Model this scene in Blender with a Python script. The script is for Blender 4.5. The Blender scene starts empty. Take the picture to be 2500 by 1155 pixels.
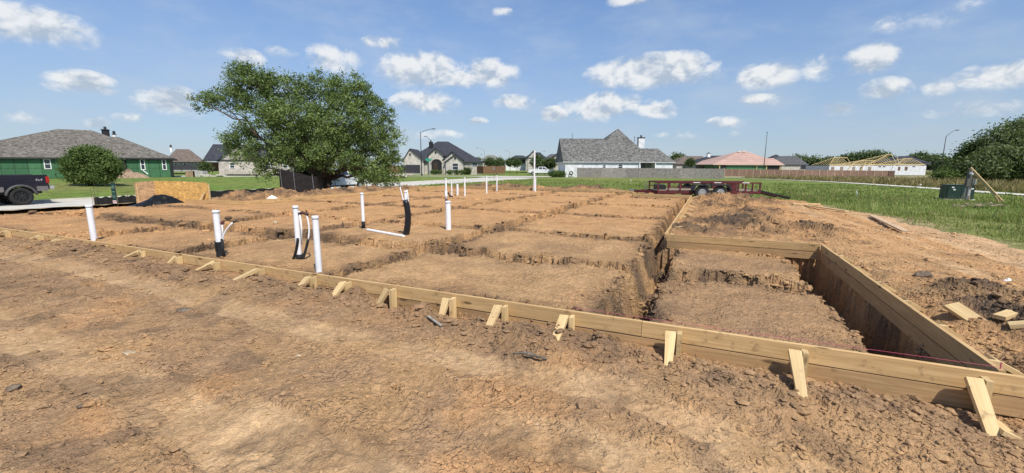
import bpy, math, random
import numpy as np
from mathutils import Matrix, Vector

random.seed(7)
RNG = np.random.default_rng(11)
scene = bpy.context.scene
C = scene.collection
R = math.radians

# ------------------------------------------------------------------ camera
F, CX, CY = 1050.0, 1250.0, 577.5            # focal length and centre in photo pixels (2500 x 1155)
PIT = math.atan(172.5 / F)
ROLL = 0.0032
EYE = 1.65
cam_d = bpy.data.cameras.new('camera')
cam_d.sensor_fit = 'HORIZONTAL'
cam_d.sensor_width = 36.0
cam_d.lens = 36.0 * F / 2500.0
cam_d.clip_start = 0.05
cam_d.clip_end = 6000.0
cam = bpy.data.objects.new('camera', cam_d)
C.objects.link(cam)
cam.matrix_world = (Matrix.Translation((0, 0, EYE)) @ Matrix.Rotation(math.pi / 2 - PIT, 4, 'X')
                    @ Matrix.Rotation(ROLL, 4, 'Z'))
scene.camera = cam

def ray(px, py):
    u, v = px - CX, CY - py
    c, s = math.cos(ROLL), math.sin(ROLL)
    u, v = u * c - v * s, u * s + v * c
    cp, sp = math.cos(PIT), math.sin(PIT)
    return np.array([u, F * cp + v * sp, -F * sp + v * cp])
def P(px, py, z=0.0):
    d = ray(px, py); k = (z - EYE) / d[2]
    return Vector((d[0] * k, d[1] * k, z))
def D(px, py, Y):
    d = ray(px, py); k = Y / d[1]
    return Vector((d[0] * k, Y, EYE + d[2] * k))

# ------------------------------------------------------------------ sun, sky, exposure
SUN_EL = R(55)
SUN_XY = Vector((0.46, -0.89)).normalized()
SUN_DIR = Vector((SUN_XY.x * math.cos(SUN_EL), SUN_XY.y * math.cos(SUN_EL), math.sin(SUN_EL)))
sun_d = bpy.data.lights.new('sun', 'SUN')
sun_d.energy = 4.0
sun_d.angle = R(0.53)
sun_d.color = (1.0, 0.95, 0.87)
sun = bpy.data.objects.new('sun', sun_d)
sun.rotation_euler = SUN_DIR.to_track_quat('Z', 'Y').to_euler()
sun.location = (0, 0, 50)
C.objects.link(sun)
scene.view_settings.view_transform = 'Standard'
scene.view_settings.look = 'None'
scene.view_settings.gamma = 1.0
scene.view_settings.use_curve_mapping = False
scene.view_settings.exposure = 0.40
SKY_STRENGTH = 0.10

class NT:
    """small helper round a node tree"""
    def __init__(self, tree):
        self.t = tree; self.n = tree.nodes; self.l = tree.links
    def node(self, kind, **kw):
        n = self.n.new(kind)
        for k, v in kw.items(): setattr(n, k, v)
        return n
    def put(self, sock, v):
        if hasattr(v, 'is_output'): self.l.new(v, sock)
        elif v is not None: sock.default_value = v
    def math(self, op, a, b=None, c=None, clamp=False):
        n = self.node('ShaderNodeMath', operation=op, use_clamp=clamp)
        for i, v in enumerate((a, b, c)):
            if v is not None: self.put(n.inputs[i], v)
        return n.outputs[0]
    def vmath(self, op, a, b=None, c=None):
        n = self.node('ShaderNodeVectorMath', operation=op)
        for i, v in enumerate((a, b, c)):
            if v is not None: self.put(n.inputs[i], v)
        return n.outputs['Value' if op in ('LENGTH', 'DOT_PRODUCT') else 'Vector']
    def mix(self, f, a, b, blend='MIX'):
        n = self.node('ShaderNodeMix', data_type='RGBA', blend_type=blend)
        self.put(n.inputs[0], f); self.put(n.inputs[6], a); self.put(n.inputs[7], b)
        return n.outputs[2]
    def noise(self, vec, scale, detail=4, rough=0.55, dist=0.0, dim='3D'):
        n = self.node('ShaderNodeTexNoise', noise_dimensions=dim)
        if vec is not None: self.l.new(vec, n.inputs['Vector'])
        n.inputs['Scale'].default_value = scale; n.inputs['Detail'].default_value = detail
        n.inputs['Roughness'].default_value = rough; n.inputs['Distortion'].default_value = dist
        return n.outputs[0]
    def ramp(self, v, a, b, lo=0.0, hi=1.0, smooth=True):
        n = self.node('ShaderNodeMapRange', interpolation_type='SMOOTHSTEP' if smooth else 'LINEAR')
        self.put(n.inputs[0], v); self.put(n.inputs[1], a); self.put(n.inputs[2], b)
        self.put(n.inputs[3], lo); self.put(n.inputs[4], hi)
        return n.outputs[0]

def rgba(c): return (c[0], c[1], c[2], 1.0)

world = bpy.data.worlds.new('World')
scene.world = world
world.use_nodes = True
W = NT(world.node_tree)
W.n.clear()
wout = W.node('ShaderNodeOutputWorld'); wbg = W.node('ShaderNodeBackground')
W.l.new(wbg.outputs[0], wout.inputs[0])
wbg.inputs[1].default_value = SKY_STRENGTH
sky = W.node('ShaderNodeTexSky', sky_type='NISHITA', sun_disc=False)
sky.sun_elevation = SUN_EL
sky.sun_rotation = math.atan2(SUN_XY.x, SUN_XY.y)
sky.altitude = 50; sky.air_density = 1.0; sky.dust_density = 0.25; sky.ozone_density = 3.0
tc = W.node('ShaderNodeTexCoord')
dirv = tc.outputs['Generated']
sep = W.node('ShaderNodeSeparateXYZ'); W.l.new(dirv, sep.inputs[0])
az = W.math('ARCTAN2', sep.outputs[0], sep.outputs[1])
el = W.math('ARCSINE', sep.outputs[2])
comb = W.node('ShaderNodeCombineXYZ'); W.l.new(az, comb.inputs[0]); W.l.new(el, comb.inputs[1])
pv = comb.outputs[0]
# cumulus puffs over this landscape: pixel centre, half width, half height, strength
PUFFS = [(1030, 180, 115, 52, 1.0), (1195, 185, 75, 40, 1.0), (1110, 195, 130, 26, .9), (1590, 185, 165, 50, 1.0),
         (1660, 165, 70, 40, .95), (1870, 190, 85, 36, .95), (2125, 150, 75, 40, .9), (2000, 170, 60, 40, .5),
         (60, 65, 190, 58, .95), (200, 205, 95, 32, .85), (420, 255, 95, 42, .85), (1040, 255, 85, 34, .85),
         (1470, 265, 105, 42, .9), (1600, 272, 52, 30, .85), (1355, 282, 42, 22, .8), (1255, 252, 52, 22, .8),
         (815, 150, 95, 45, .55), (940, 108, 60, 22, .55), (2440, 190, 130, 40, .75), (2160, 225, 70, 34, .75),
         (2050, 268, 55, 24, .7), (590, 142, 60, 26, .65), (1770, 302, 50, 18, .65), (1540, 3, 60, 18, .7),
         (2290, 220, 50, 26, .6), (230, 305, 45, 20, .6), (700, 130, 60, 20, .4), (2250, 50, 180, 40, .3),
         (1225, 30, 30, 14, .45), (1165, 298, 30, 12, .6), (2380, 270, 140, 26, .4), (60, 290, 60, 20, .4),
         (1050, 330, 120, 16, .3), (1850, 250, 70, 20, .45), (330, 290, 60, 16, .4), (1700, 330, 120, 14, .3),
         # the rest of the sky, outside the picture, carries the same scattered clouds
         (-300, 150, 150, 50, .9), (-700, 240, 160, 45, .9), (2800, 160, 150, 50, .9), (3100, 250, 120, 40, .8),
         (500, -160, 160, 60, .8), (1300, -300, 200, 70, .8), (2100, -200, 170, 60, .8)]
warp = W.noise(W.vmath('MULTIPLY', pv, (1.0, 1.5, 1.0)), 7.0, 3, .5)
n1 = W.noise(W.vmath('MULTIPLY', pv, (1.0, 1.35, 1.0)), 17.0, 8, .60, .35)
n1up = W.noise(W.vmath('MULTIPLY', W.vmath('ADD', pv, (0.006, 0.020, 0.0)), (1.0, 1.35, 1.0)), 17.0, 5, .60, .35)
dens = None
for (px, py, w, h, st_) in PUFFS:
    def ae(x, y):
        d = ray(x, y); return math.atan2(d[0], d[1]), math.asin(d[2] / np.linalg.norm(d))
    a0, e0 = ae(px, py); aw = abs(ae(px + w, py)[0] - ae(px - w, py)[0]) / 2 * 1.12; eh = abs(ae(px, py - h)[1] - ae(px, py + h)[1]) / 2 * 1.2
    q = W.vmath('MULTIPLY_ADD', pv, (1 / aw, 1 / eh, 0), (-a0 / aw, -e0 / eh, 0))
    ln = W.vmath('LENGTH', q)
    sy = W.node('ShaderNodeSeparateXYZ'); W.l.new(q, sy.inputs[0])
    base_cut = W.ramp(sy.outputs[1], -0.95, -0.25)
    m = W.math('MULTIPLY_ADD', ln, -st_, st_ * 1.05)
    m = W.math('MULTIPLY', W.math('MAXIMUM', m, 0.0), base_cut)
    if dens is None: dens, ylo = m, sy.outputs[1]
    else:
        sel = W.node('ShaderNodeMix', data_type='FLOAT'); W.put(sel.inputs[0], W.math('GREATER_THAN', m, dens)); W.put(sel.inputs[2], ylo); W.put(sel.inputs[3], sy.outputs[1])
        ylo = sel.outputs[0]; dens = W.math('MAXIMUM', dens, m)
shape = W.math('ADD', W.math('MULTIPLY', dens, 1.35), W.math('MULTIPLY', W.math('SUBTRACT', n1, 0.5), 1.9))
shape = W.math('MULTIPLY', shape, W.ramp(dens, 0.0, 0.12))
alpha = W.ramp(shape, 0.04, W.ramp(ylo, -.5, .5, 1.05, .62))
# thin high veil, streaky
veil = W.noise(W.vmath('MULTIPLY', pv, (2.0, 5.0, 1.0)), 2.2, 5, .60, 0.0)
veil_a = W.math('MULTIPLY', W.ramp(veil, 0.38, 0.78, 0.0, 0.36), W.ramp(el, 0.02, 0.40, 1.8, 0.8))
relief = W.math('MULTIPLY', W.math('SUBTRACT', n1, n1up), 4.6)
lit = W.math('ADD', W.ramp(ylo, -.75, .45, .12, .78), relief, clamp=True)
cl_col = W.mix(lit, (3.5, 4.1, 4.9, 1), (6.9, 6.95, 6.9, 1))
tint = W.mix(W.ramp(el, 0.0, 0.42), (.60, .70, .88, 1), (1.06, 1.10, 1.17, 1))
skyc = W.vmath('MULTIPLY', sky.outputs[0], tint)
skyc = W.mix(veil_a, skyc, (4.4, 5.0, 5.8, 1))
skyc = W.mix(W.ramp(el, 0.0, 0.36, 0.55, 0.0), skyc, (3.5, 4.2, 5.0, 1))
skyc = W.mix(W.math('MULTIPLY', alpha, 0.86), skyc, cl_col)
W.l.new(skyc, wbg.inputs[0])

# ------------------------------------------------------------------ house axes: s to the right along the front form, t into the depth
AX = Vector((0.91004, -0.41452)); BX = Vector((0.41452, 0.91004)); C0 = Vector((3.41, 2.82))
BAZ = math.atan2(BX.y, BX.x)          # direction angle of b
AAZ = math.atan2(AX.y, AX.x)
def st(x, y):
    return (x - C0.x) * AX.x + (y - C0.y) * AX.y, (x - C0.x) * BX.x + (y - C0.y) * BX.y
def xy(s, t, z=0.0):
    return Vector((C0.x + s * AX.x + t * BX.x, C0.y + s * AX.y + t * BX.y, z))
def sstep(a, b, x):
    t = np.clip((np.asarray(x, float) - a) / (b - a), 0, 1); return t * t * (3 - 2 * t)

def hash2(ix, iy, seed):
    h = (ix.astype(np.int64) * 374761393 + iy.astype(np.int64) * 668265263 + seed * 974634541) & 0xffffffff
    h = ((h ^ (h >> 13)) * 1274126177) & 0xffffffff
    h = ((h ^ (h >> 15)) * 2246822519) & 0xffffffff
    return ((h ^ (h >> 16)) & 0xffffff) / float(0x1000000)
def vn(x, y, seed=0):
    x = np.asarray(x, float); y = np.asarray(y, float)
    ix = np.floor(x); iy = np.floor(y); fx = x - ix; fy = y - iy
    ux = fx * fx * fx * (fx * (fx * 6 - 15) + 10); uy = fy * fy * fy * (fy * (fy * 6 - 15) + 10)
    a = hash2(ix, iy, seed); b = hash2(ix + 1, iy, seed); c = hash2(ix, iy + 1, seed); d = hash2(ix + 1, iy + 1, seed)
    return (a + (b - a) * ux + (c - a) * uy + (a - b - c + d) * ux * uy) * 2 - 1
def fbm(x, y, f, oct=4, seed=0, gain=0.5):
    v = 0.0; amp = 1.0; cx, sx = math.cos(.6), math.sin(.6)
    x = np.asarray(x, float) * f; y = np.asarray(y, float) * f
    for o in range(oct):
        v = v + amp * vn(x, y, seed + o * 17); amp *= gain
        x, y = (x * cx - y * sx) * 2.03 + 5.1, (x * sx + y * cx) * 2.03 + 1.7
    return v

# ------------------------------------------------------------------ ground levels
def gz(x, y):
    """level of the grass / street plain"""
    x = np.asarray(x, float); y = np.asarray(y, float)
    s, t = st(x, y); r = np.hypot(x, y)
    z = -0.05 - 0.20 * sstep(24, 50, r) - 0.20 * sstep(50, 90, r)
    z = z - 0.75 * sstep(70, 135, r) * sstep(10, 60, x)
    zl = -0.50 + 0.22 * sstep(-38, -43, s) + 0.30 * sstep(-45, -62, s) * sstep(120, 70, y)
    w = sstep(-26.0, -29.0, s) * sstep(95, 70, r)
    z = z * (1 - w) + zl * w
    return z
def gzf(x, y): return float(gz(x, y))
def GP(px, py):
    z = -0.3
    for _ in range(25):
        p = P(px, py, z); z = 0.5 * z + 0.5 * gzf(p.x, p.y)
    p = P(px, py, z); return p

T_LINES = [2.75, 5.45, 9.6, 13.8, 18.0]        # trenches parallel to the front form
S_LINES = [-6.75, -10.5, -14.3]                # trenches into the depth
POLY = [(4.2, -30), (3.9, 4), (3.75, 9), (3.5, 13.2), (2.6, 18.6), (1.3, 20.6), (0.2, 21.2), (-1.5, 21.0), (-3.0, 22.0),
        (-5.0, 24.0), (-17, 25.0), (-24, 24.5), (-27.2, 23), (-28.0, 10), (-28.6, -5), (-29, -30)]
def sdist_lot(s, t):
    """signed distance to the lot outline, positive inside"""
    s = np.asarray(s, float); t = np.asarray(t, float)
    inside = np.zeros(s.shape, bool); dm = np.full(s.shape, 1e9)
    n = len(POLY)
    for i in range(n):
        x0, y0 = POLY[i]; x1, y1 = POLY[(i + 1) % n]
        cond = (y0 > t) != (y1 > t)
        with np.errstate(divide='ignore', invalid='ignore'):
            xx = (x1 - x0) * (t - y0) / ((y1 - y0) if y1 != y0 else 1e-9) + x0
        inside ^= cond & (s < xx)
        ex, ey = x1 - x0, y1 - y0
        k = np.clip(((s - x0) * ex + (t - y0) * ey) / (ex * ex + ey * ey), 0, 1)
        dm = np.minimum(dm, np.hypot(s - x0 - k * ex, t - y0 - k * ey))
    return np.where(inside, dm, -dm)

TRACKS = [  # compacted tyre tracks in front of the form: pixel start, pixel end, width in metres
    ((-260, 680), (900, 1250), .40), ((-300, 1010), (60, 1250), .34), ((-100, 600), (720, 800), .36),
    ((720, 800), (1500, 960), .34), ((1500, 960), (2100, 1200), .34), ((560, 1000), (1250, 1330), .38),
    ((1250, 1060), (2300, 1260), .36)]
TRK = [(P(*a), P(*b), w) for a, b, w in TRACKS] + [(xy(1.75, 4.5), xy(.9, 19.0), .36), (xy(2.95, 4.0), xy(2.3, 17.5), .36), (xy(2.2, 7.0), xy(1.3, 18.5), .3)]
# lumps of dug clay: s, t, radius s, radius t, height
MOUNDS = [(-1.2, 9.0, 1.2, 2.2, .11), (0.2, 8.0, 1.0, 1.2, .10), (-0.9, 13.0, 1.3, 2.2, .10), (-.6, 10.6, .5, .8, .10), (-1.2, 18.6, 1.4, 1.6, .16), (-0.2, 17.6, 1.8, 1.6, .13),
          (-1.9, 16.5, .8, 2.5, .12), (1.1, 1.9, .6, 1.5, .10), (1.1, .2, .7, .9, .07), (-2.2, 6.9, .6, .9, .1),
          (-20.5, 10.2, 1.6, 2.6, .26), (-20.3, 14.5, 1.4, 2.4, .24), (-22.0, 8.8, 1.0, 1.0, .16), (-20.2, 18.5, 1.3, 2.5, .16),
          (-15.0, 23.6, 4, .8, .20), (-9.0, 23.4, 2, .7, .22), (-6.6, 21.0, .7, .5, .32), (-6.0, 20.2, .5, .4, .3),
          (-6.1, -.40, 1.0, .28, .06), (-3.6, -.45, 1.3, .30, .05), (-7.3, -.5, .8, .3, .04), (-1.6, -.5, .7, .3, .04), (-4.55, -.3, .22, .16, .12),
          (-6.55, -.18, .60, .14, -.12), (-5.25, -.17, .30, .13, -.13), (-5.75, -.14, .14, .14, .08), (-9.4, -.5, .9, .3, .04), (-12.3, -.35, 1.2, .3, .05)]

def dirt(x, y):
    """height and soil masks of the dug lot"""
    x = np.asarray(x, float); y = np.asarray(y, float)
    s, t = st(x, y); r = np.hypot(x, y)
    zf = np.interp(s, [-17, -9.5, -6, -3.2, -1.2, 0.3, 2.5], [.115, .10, .055, .03, -.05, -.085, -.04])
    # outside in front
    z = zf * (0.25 + 0.75 * np.exp(np.minimum(t, 0) / 1.6)) + 0.05 * fbm(x, y, .35, 3, 3)
    # outside right of the forms
    out_r = np.where(t < 5.485, s > 0.045, s > -2.675) & (t > -.06)
    zr = 0.13 - 0.05 * sstep(0, 3.5, s) - 0.05 * sstep(0, 22, t)
    edge = sstep(-.35, .4, t) * sstep(-.1, .5, s) * (t < 5.485) + (t >= 5.485) * 1.0
    z = np.where(out_r, z * (1 - edge) + (zr + 0.03 * fbm(x, y, .6, 2, 5)) * edge, z)
    z = np.where(t > 21.9, 0.10 + 0.04 * fbm(x, y, .6, 2, 6), z)
    z = np.where((s < -18.45) & (t > 6.95), 0.06 + 0.05 * fbm(x, y, .5, 2, 8), z)
    slope_l = .36 * sstep(-20.5, -27.5, s)
    z = z - slope_l
    clay = np.zeros_like(z)
    for (ms, mt, rs, rt, h) in MOUNDS:
        q = ((s - ms) / rs) ** 2 + ((t - mt) / rt) ** 2
        k = np.clip(1 - q / 2.2, 0, 1)
        k = k * k * (1 + .55 * fbm(x, y, 2.2, 3, 21))
        ok = True
        if t is not None and mt < 0: ok = t < -0.03
        z = z + h * k * ok; clay = np.maximum(clay, np.clip(k * 1.4, 0, 1) * ok * (0.4 if h > .38 or mt < 0 else 1.0))
    # house pad
    main = (t > -.07) & (t < 22.0) & (s < np.where(t < 5.485, -2.60, -2.675)) & (s > -18.45)
    main |= (t > -.07) & (t < 7.0) & (s <= -18.4) & (s > -26.0)
    main &= ~((s > -5.5) & (t > 19.1))
    porch = (t > -.07) & (t < 5.485) & (s >= -2.60) & (s < 0.045)
    pad_main = 0.10 - slope_l + 0.020 * fbm(x, y, .5, 3, 31) + .010 * fbm(x, y, 2.5, 3, 33)
    pad_porch = -0.025 - .02 * sstep(-1.5, 0, s) + 0.022 * fbm(x, y, .8, 3, 35) + .012 * fbm(x, y, 3.0, 3, 36)
    z = np.where(main, pad_main, z); z = np.where(porch, pad_porch, z)
    inside = main | porch
    # trenches
    e1 = .10 * fbm(x, y, .9, 2, 41) + .085 * fbm(x, y, 3.6, 4, 42, .6); e2 = .10 * fbm(x, y, .9, 2, 45) + .085 * fbm(x, y, 3.6, 4, 46, .6)
    dep = np.zeros_like(z)
    rough = np.zeros_like(z); wallz = np.zeros_like(z); wn = fbm(x, y, 6.0, 3, 67, .55)
    def cut(dist, half, depth, soft, mask):
        nonlocal dep, rough
        k = sstep(0, soft, half - dist + soft * .22 * wn) * mask
        wallz[:] = np.maximum(wallz, 4 * k * (1 - k))
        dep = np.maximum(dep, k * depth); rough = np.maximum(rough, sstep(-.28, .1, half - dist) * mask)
    for i, tc_ in enumerate(T_LINES):
        m = main & (t < 21.2)
        hw = (0.34 if i == 0 else 0.22) * (1 + .30 * vn(s * .55 + i * 9.3, t * 0 + i, 51))
        shallow = 0.23 * (0.70 + .45 * vn(s * .8 + 3 * i, t * 0 + 2.2 * i, 53))
        cut(np.abs(t - tc_ + e1 * 1.2), hw * 1.1, shallow * 1.4, .12, m)
    for i, sc_ in enumerate(S_LINES):
        m = main & (t > .4)
        hw = 0.24 * (1 + .30 * vn(t * .5 + i * 5.1, s * 0 + i, 55))
        cut(np.abs(s - sc_ + e2 * 1.2), hw * 1.1, 0.33, .12, m)
    cut(np.abs(t - 3.15 + e1 * .8), 0.34, .30, .18, porch)                       # trench across the porch
    # perimeter trenches just inside the forms
    edge_s = np.interp(t, [0, 5, 11, 17], [-2.98, -3.02, -3.12, -3.18]) + e2 * .35
    right_s = np.where(t < 5.4, -2.40, -2.70) + e1 * .35
    cut(np.abs(s - (edge_s + right_s) / 2), np.maximum((right_s - edge_s) / 2, .05), .62, .22, inside & (t > 0) & (t < 19.1))
    cut(np.abs(s + .22), .30 + e2 * .45, .60, .08, porch)
    cut(np.abs(t - .18), .22 + e1 * .5, .36, .10, inside & (s < -2.3))
    cut(np.abs(t - .12), .22 + e1 * .3, .40, .10, inside & (s >= -2.4))
    cut(np.abs(t - 5.30), .13 + e1 * .3, .10, .10, porch & (s > -1.2))
    cut(np.abs(t - 21.8), .25 + e1 * .5, .40, .10, main)
    cut(np.abs(t - 18.9), .25 + e1 * .5, .40, .10, main & (s > -5.6))
    lump = .5 * np.abs(fbm(x, y, 5.0, 3, 61)) + .5 * np.abs(fbm(x, y, 11.0, 2, 63))
    z = z - dep + np.where(inside, rough * (lump - .30) * .20, 0) * (dep > .02) + np.where(inside, rough * (.030 * fbm(x, y, 6, 3, 65, .65) - .010), 0)
    z = z + wallz * .022 * wn * inside
    # tyre tracks: pressed smooth bands
    trk = np.zeros_like(z); rib = np.zeros_like(z); berm = np.zeros_like(z)
    for (a, b, w) in TRK:
        dx, dy = b.x - a.x, b.y - a.y; L = math.hypot(dx, dy)
        k = ((x - a.x) * dx + (y - a.y) * dy) / L
        off = ((x - a.x) * -dy + (y - a.y) * dx) / L + .06 * np.sin(k * .7)
        off = off + .018 * fbm(x, y, 5.0, 2, 73)
        m = sstep(w / 2 + .035, w / 2 - .03, np.abs(off)) * sstep(-.4, .2, k) * sstep(L + .4, L - .2, k)
        berm = np.maximum(berm, np.exp(-((np.abs(off) - w / 2 - .05) / .045) ** 2) * sstep(-.2, .2, k) * sstep(L + .2, L - .2, k))
        m = m * (0.62 + .38 * sstep(-.35, .35, fbm(x, y, 1.1, 3, 71)))
        rb = .5 + .5 * np.sin((k + np.abs(off) * .55) * 2 * math.pi / .115)
        rib = np.where(m > trk, rb, rib); trk = np.maximum(trk, m)
    free = (t < -.1) | ((s > .5) & (t > 1.0))
    trk = trk * free; berm = berm * free
    streak = sstep(-.1, .5, fbm(s * 3.2, t * .28, 1.0, 3, 75)) * out_r
    # clods
    c1 = fbm(x, y, 3.2, 3, 81); c2 = fbm(x, y, 9.0, 3, 83, .6)
    crumb = np.maximum(c2, -.15)
    fore = (~inside) * (1 - .72 * trk) * (1 - .55 * streak)
    amp = (.35 + .65 * sstep(-.2, .5, fbm(x, y, .55, 3, 85)))
    z = z + fore * (.017 * c1 + .026 * crumb * amp + .006 * np.abs(fbm(x, y, 24.0, 2, 84))) * (1 + 1.5 * clay) - .013 * trk + .006 * trk * rib + .006 * berm * (1 + fbm(x, y, 6, 2, 74))
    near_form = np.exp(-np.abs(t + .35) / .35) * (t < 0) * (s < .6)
    z = z + near_form * .022 * np.abs(fbm(x, y, 5.5, 3, 87))
    z = z + inside * (1 - rough) * (.0045 * fbm(x, y, 12, 2, 89) + .004 * fbm(x, y, 30, 1, 90))
    z = z + clay * .08 * np.abs(fbm(x, y, 3.6, 4, 91, .6)) * (~inside)
    # fade into the plain at the rim of the lot
    sd = sdist_lot(s, t) + .55 * fbm(x, y, .35, 3, 93) + .18 * fbm(x, y, 2.0, 2, 95)
    m = sstep(-.5, .35, sd)
    g = gz(x, y)
    z = z * m + (g - .10) * (1 - m)
    return z, dict(inside=inside, rough=rough, dep=dep, clay=clay, trk=trk, rib=rib, streak=streak, sd=sd, near=near_form, porch=porch, s=s, t=t)
def dzf(x, y):
    z, _ = dirt(np.array([x]), np.array([y])); return float(z[0])
def DP(px, py, z0=0.05):
    z = z0
    for _ in range(12):
        p = P(px, py, z); z = .5 * z + .5 * dzf(p.x, p.y)
    return P(px, py, z)

# ------------------------------------------------------------------ materials
MATS = {}
def base_mat(name):
    m = bpy.data.materials.new(name); m.use_nodes = True
    N = NT(m.node_tree); b = N.n['Principled BSDF']; MATS[name] = m
    return m, N, b
def pm(name, col, rough=.6, var=.15, scale=6.0, bump=0.0, metal=0.0, spec=.4, bscale=None, rnd=0.0, stretch=(1, 1, 1), coat=0.0):
    if name in MATS: return MATS[name]
    m, N, b = base_mat(name)
    t = N.node('ShaderNodeTexCoord'); v = N.vmath('MULTIPLY', t.outputs['Object'], stretch)
    n = N.noise(v, scale, 5, .6)
    f = N.ramp(n, .3, .7)
    lo = rgba([c * (1 - var) for c in col]); hi = rgba([min(1, c * (1 + var)) for c in col])
    cc = N.mix(f, lo, hi)
    if rnd:
        oi = N.node('ShaderNodeObjectInfo')
        k = N.ramp(oi.outputs['Random'], 0, 1, 1 - rnd, 1 + rnd, smooth=False)
        cc = N.vmath('SCALE', cc); N.put(cc.node.inputs['Scale'], k)
    N.put(b.inputs['Base Color'], cc)
    b.inputs['Roughness'].default_value = rough; b.inputs['Metallic'].default_value = metal
    b.inputs['Specular IOR Level'].default_value = spec
    if coat: b.inputs['Coat Weight'].default_value = coat; b.inputs['Coat Roughness'].default_value = .06
    if bump:
        bp = N.node('ShaderNodeBump'); bp.inputs['Strength'].default_value = bump; bp.inputs['Distance'].default_value = .02
        N.put(bp.inputs['Height'], N.noise(v, bscale or scale * 4, 4, .6)); N.put(b.inputs['Normal'], bp.outputs[0])
    return m

def wood_mat(name, c0, c1, dark=(.12, .07, .03), knots=True, grey=0.0):
    if name in MATS: return MATS[name]
    m, N, b = base_mat(name)
    t = N.node('ShaderNodeTexCoord'); oi = N.node('ShaderNodeObjectInfo')
    sh = N.vmath('SCALE', (37.1, 11.3, 5.7)); N.put(sh.node.inputs['Scale'], oi.outputs['Random'])
    v = N.vmath('ADD', t.outputs['Object'], sh)
    g = N.noise(N.vmath('MULTIPLY', v, (1.3, 30, 30)), 1.6, 5, .6, .5)
    big = N.noise(N.vmath('MULTIPLY', v, (.9, 4, 4)), 1.2, 3, .5)
    c = N.mix(N.ramp(g, .32, .70), rgba(c0), rgba(c1))
    c = N.mix(N.ramp(big, .45, .75, 0, .35), c, rgba([x * .72 for x in c0]))
    if knots:
        vo = N.node('ShaderNodeTexVoronoi'); vo.inputs['Scale'].default_value = 1.0
        N.put(vo.inputs['Vector'], N.vmath('MULTIPLY', v, (2.6, 9, 9)))
        c = N.mix(N.ramp(vo.outputs['Distance'], .20, .08, 0, .85), c, rgba(dark))
    st_ = N.noise(v, 9.0, 5, .7)
    c = N.mix(N.ramp(st_, .56, .70, 0, .6), c, rgba((.22, .135, .07)))       # mud splashes
    k = N.ramp(oi.outputs['Random'], 0, 1, .82, 1.1, smooth=False)
    c2 = N.vmath('SCALE', c); N.put(c2.node.inputs['Scale'], k)
    N.put(b.inputs['Base Color'], c2); b.inputs['Roughness'].default_value = .75; b.inputs['Specular IOR Level'].default_value = .25
    bp = N.node('ShaderNodeBump'); bp.inputs['Strength'].default_value = .35; bp.inputs['Distance'].default_value = .004
    N.put(bp.inputs['Height'], g); N.put(b.inputs['Normal'], bp.outputs[0])
    return m

def dirt_mat():
    m, N, b = base_mat('dirt')
    at = N.node('ShaderNodeAttribute'); at.attribute_name = 'soil'
    g = N.node('ShaderNodeNewGeometry'); pos = g.outputs['Position']
    n1 = N.noise(pos, 1.7, 3, .62); n2 = N.noise(pos, 16, 4, .68); n3 = N.noise(pos, 75, 2, .6)
    v1 = N.node('ShaderNodeTexVoronoi'); v1.inputs['Scale'].default_value = 26
    nd = N.node('ShaderNodeTexNoise'); nd.inputs['Scale'].default_value = 22; nd.inputs['Detail'].default_value = 1; N.put(nd.inputs['Vector'], pos)
    dv = N.vmath('SCALE', nd.outputs['Color']); dv.node.inputs['Scale'].default_value = .055
    N.put(v1.inputs['Vector'], N.vmath('ADD', pos, dv))
    crumb = N.ramp(v1.outputs['Distance'], .12, .62, 1, 0)
    gate = N.ramp(N.noise(pos, 2.3, 3), .40, .62)
    c = at.outputs['Color']
    k = N.math('ADD', N.ramp(n2, .3, .7, .78, 1.16), N.ramp(n3, .3, .75, -.12, .14))
    c = N.vmath('SCALE', c); N.put(c.node.inputs['Scale'], k)
    c = N.mix(N.ramp(n1, .48, .66, 0, .38), c, N.mix(.5, c, rgba((.50, .29, .13))))
    vo = N.node('ShaderNodeTexVoronoi'); vo.inputs['Scale'].default_value = 26; N.put(vo.inputs['Vector'], pos)
    pale = N.math('MULTIPLY', N.ramp(vo.outputs['Distance'], .20, .10), N.ramp(N.noise(pos, 3.1, 3), .56, .66))
    c = N.mix(N.math('MULTIPLY', pale, .55), c, rgba((.60, .50, .38)))
    N.put(b.inputs['Base Color'], c)
    b.inputs['Roughness'].default_value = .95; b.inputs['Specular IOR Level'].default_value = .12
    pk = N.node('ShaderNodeAttribute'); pk.attribute_name = 'packed'
    bp = N.node('ShaderNodeBump'); N.put(bp.inputs['Strength'], N.ramp(pk.outputs['Fac'], 0, 1, 1.0, .68)); bp.inputs['Distance'].default_value = .03
    hh = N.math('ADD', N.math('MULTIPLY', n2, 1.3), N.math('MULTIPLY', n3, .5))
    hh = N.math('ADD', hh, N.math('MULTIPLY', N.math('MULTIPLY', crumb, gate), .55))
    N.put(bp.inputs['Height'], hh); N.put(b.inputs['Normal'], bp.outputs[0])
    return m

def clod_mat():
    m, N, b = base_mat('clod')
    at = N.node('ShaderNodeAttribute'); at.attribute_name = 'soil'
    g = N.node('ShaderNodeNewGeometry'); pos = g.outputs['Position']
    n2 = N.noise(pos, 30, 5, .65)
    c = N.vmath('SCALE', at.outputs['Color']); N.put(c.node.inputs['Scale'], N.ramp(n2, .3, .7, .75, 1.2))
    N.put(b.inputs['Base Color'], c); b.inputs['Roughness'].default_value = .95; b.inputs['Specular IOR Level'].default_value = .1
    bp = N.node('ShaderNodeBump'); bp.inputs['Strength'].default_value = .8; bp.inputs['Distance'].default_value = .012
    N.put(bp.inputs['Height'], n2); N.put(b.inputs['Normal'], bp.outputs[0])
    return m

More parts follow.
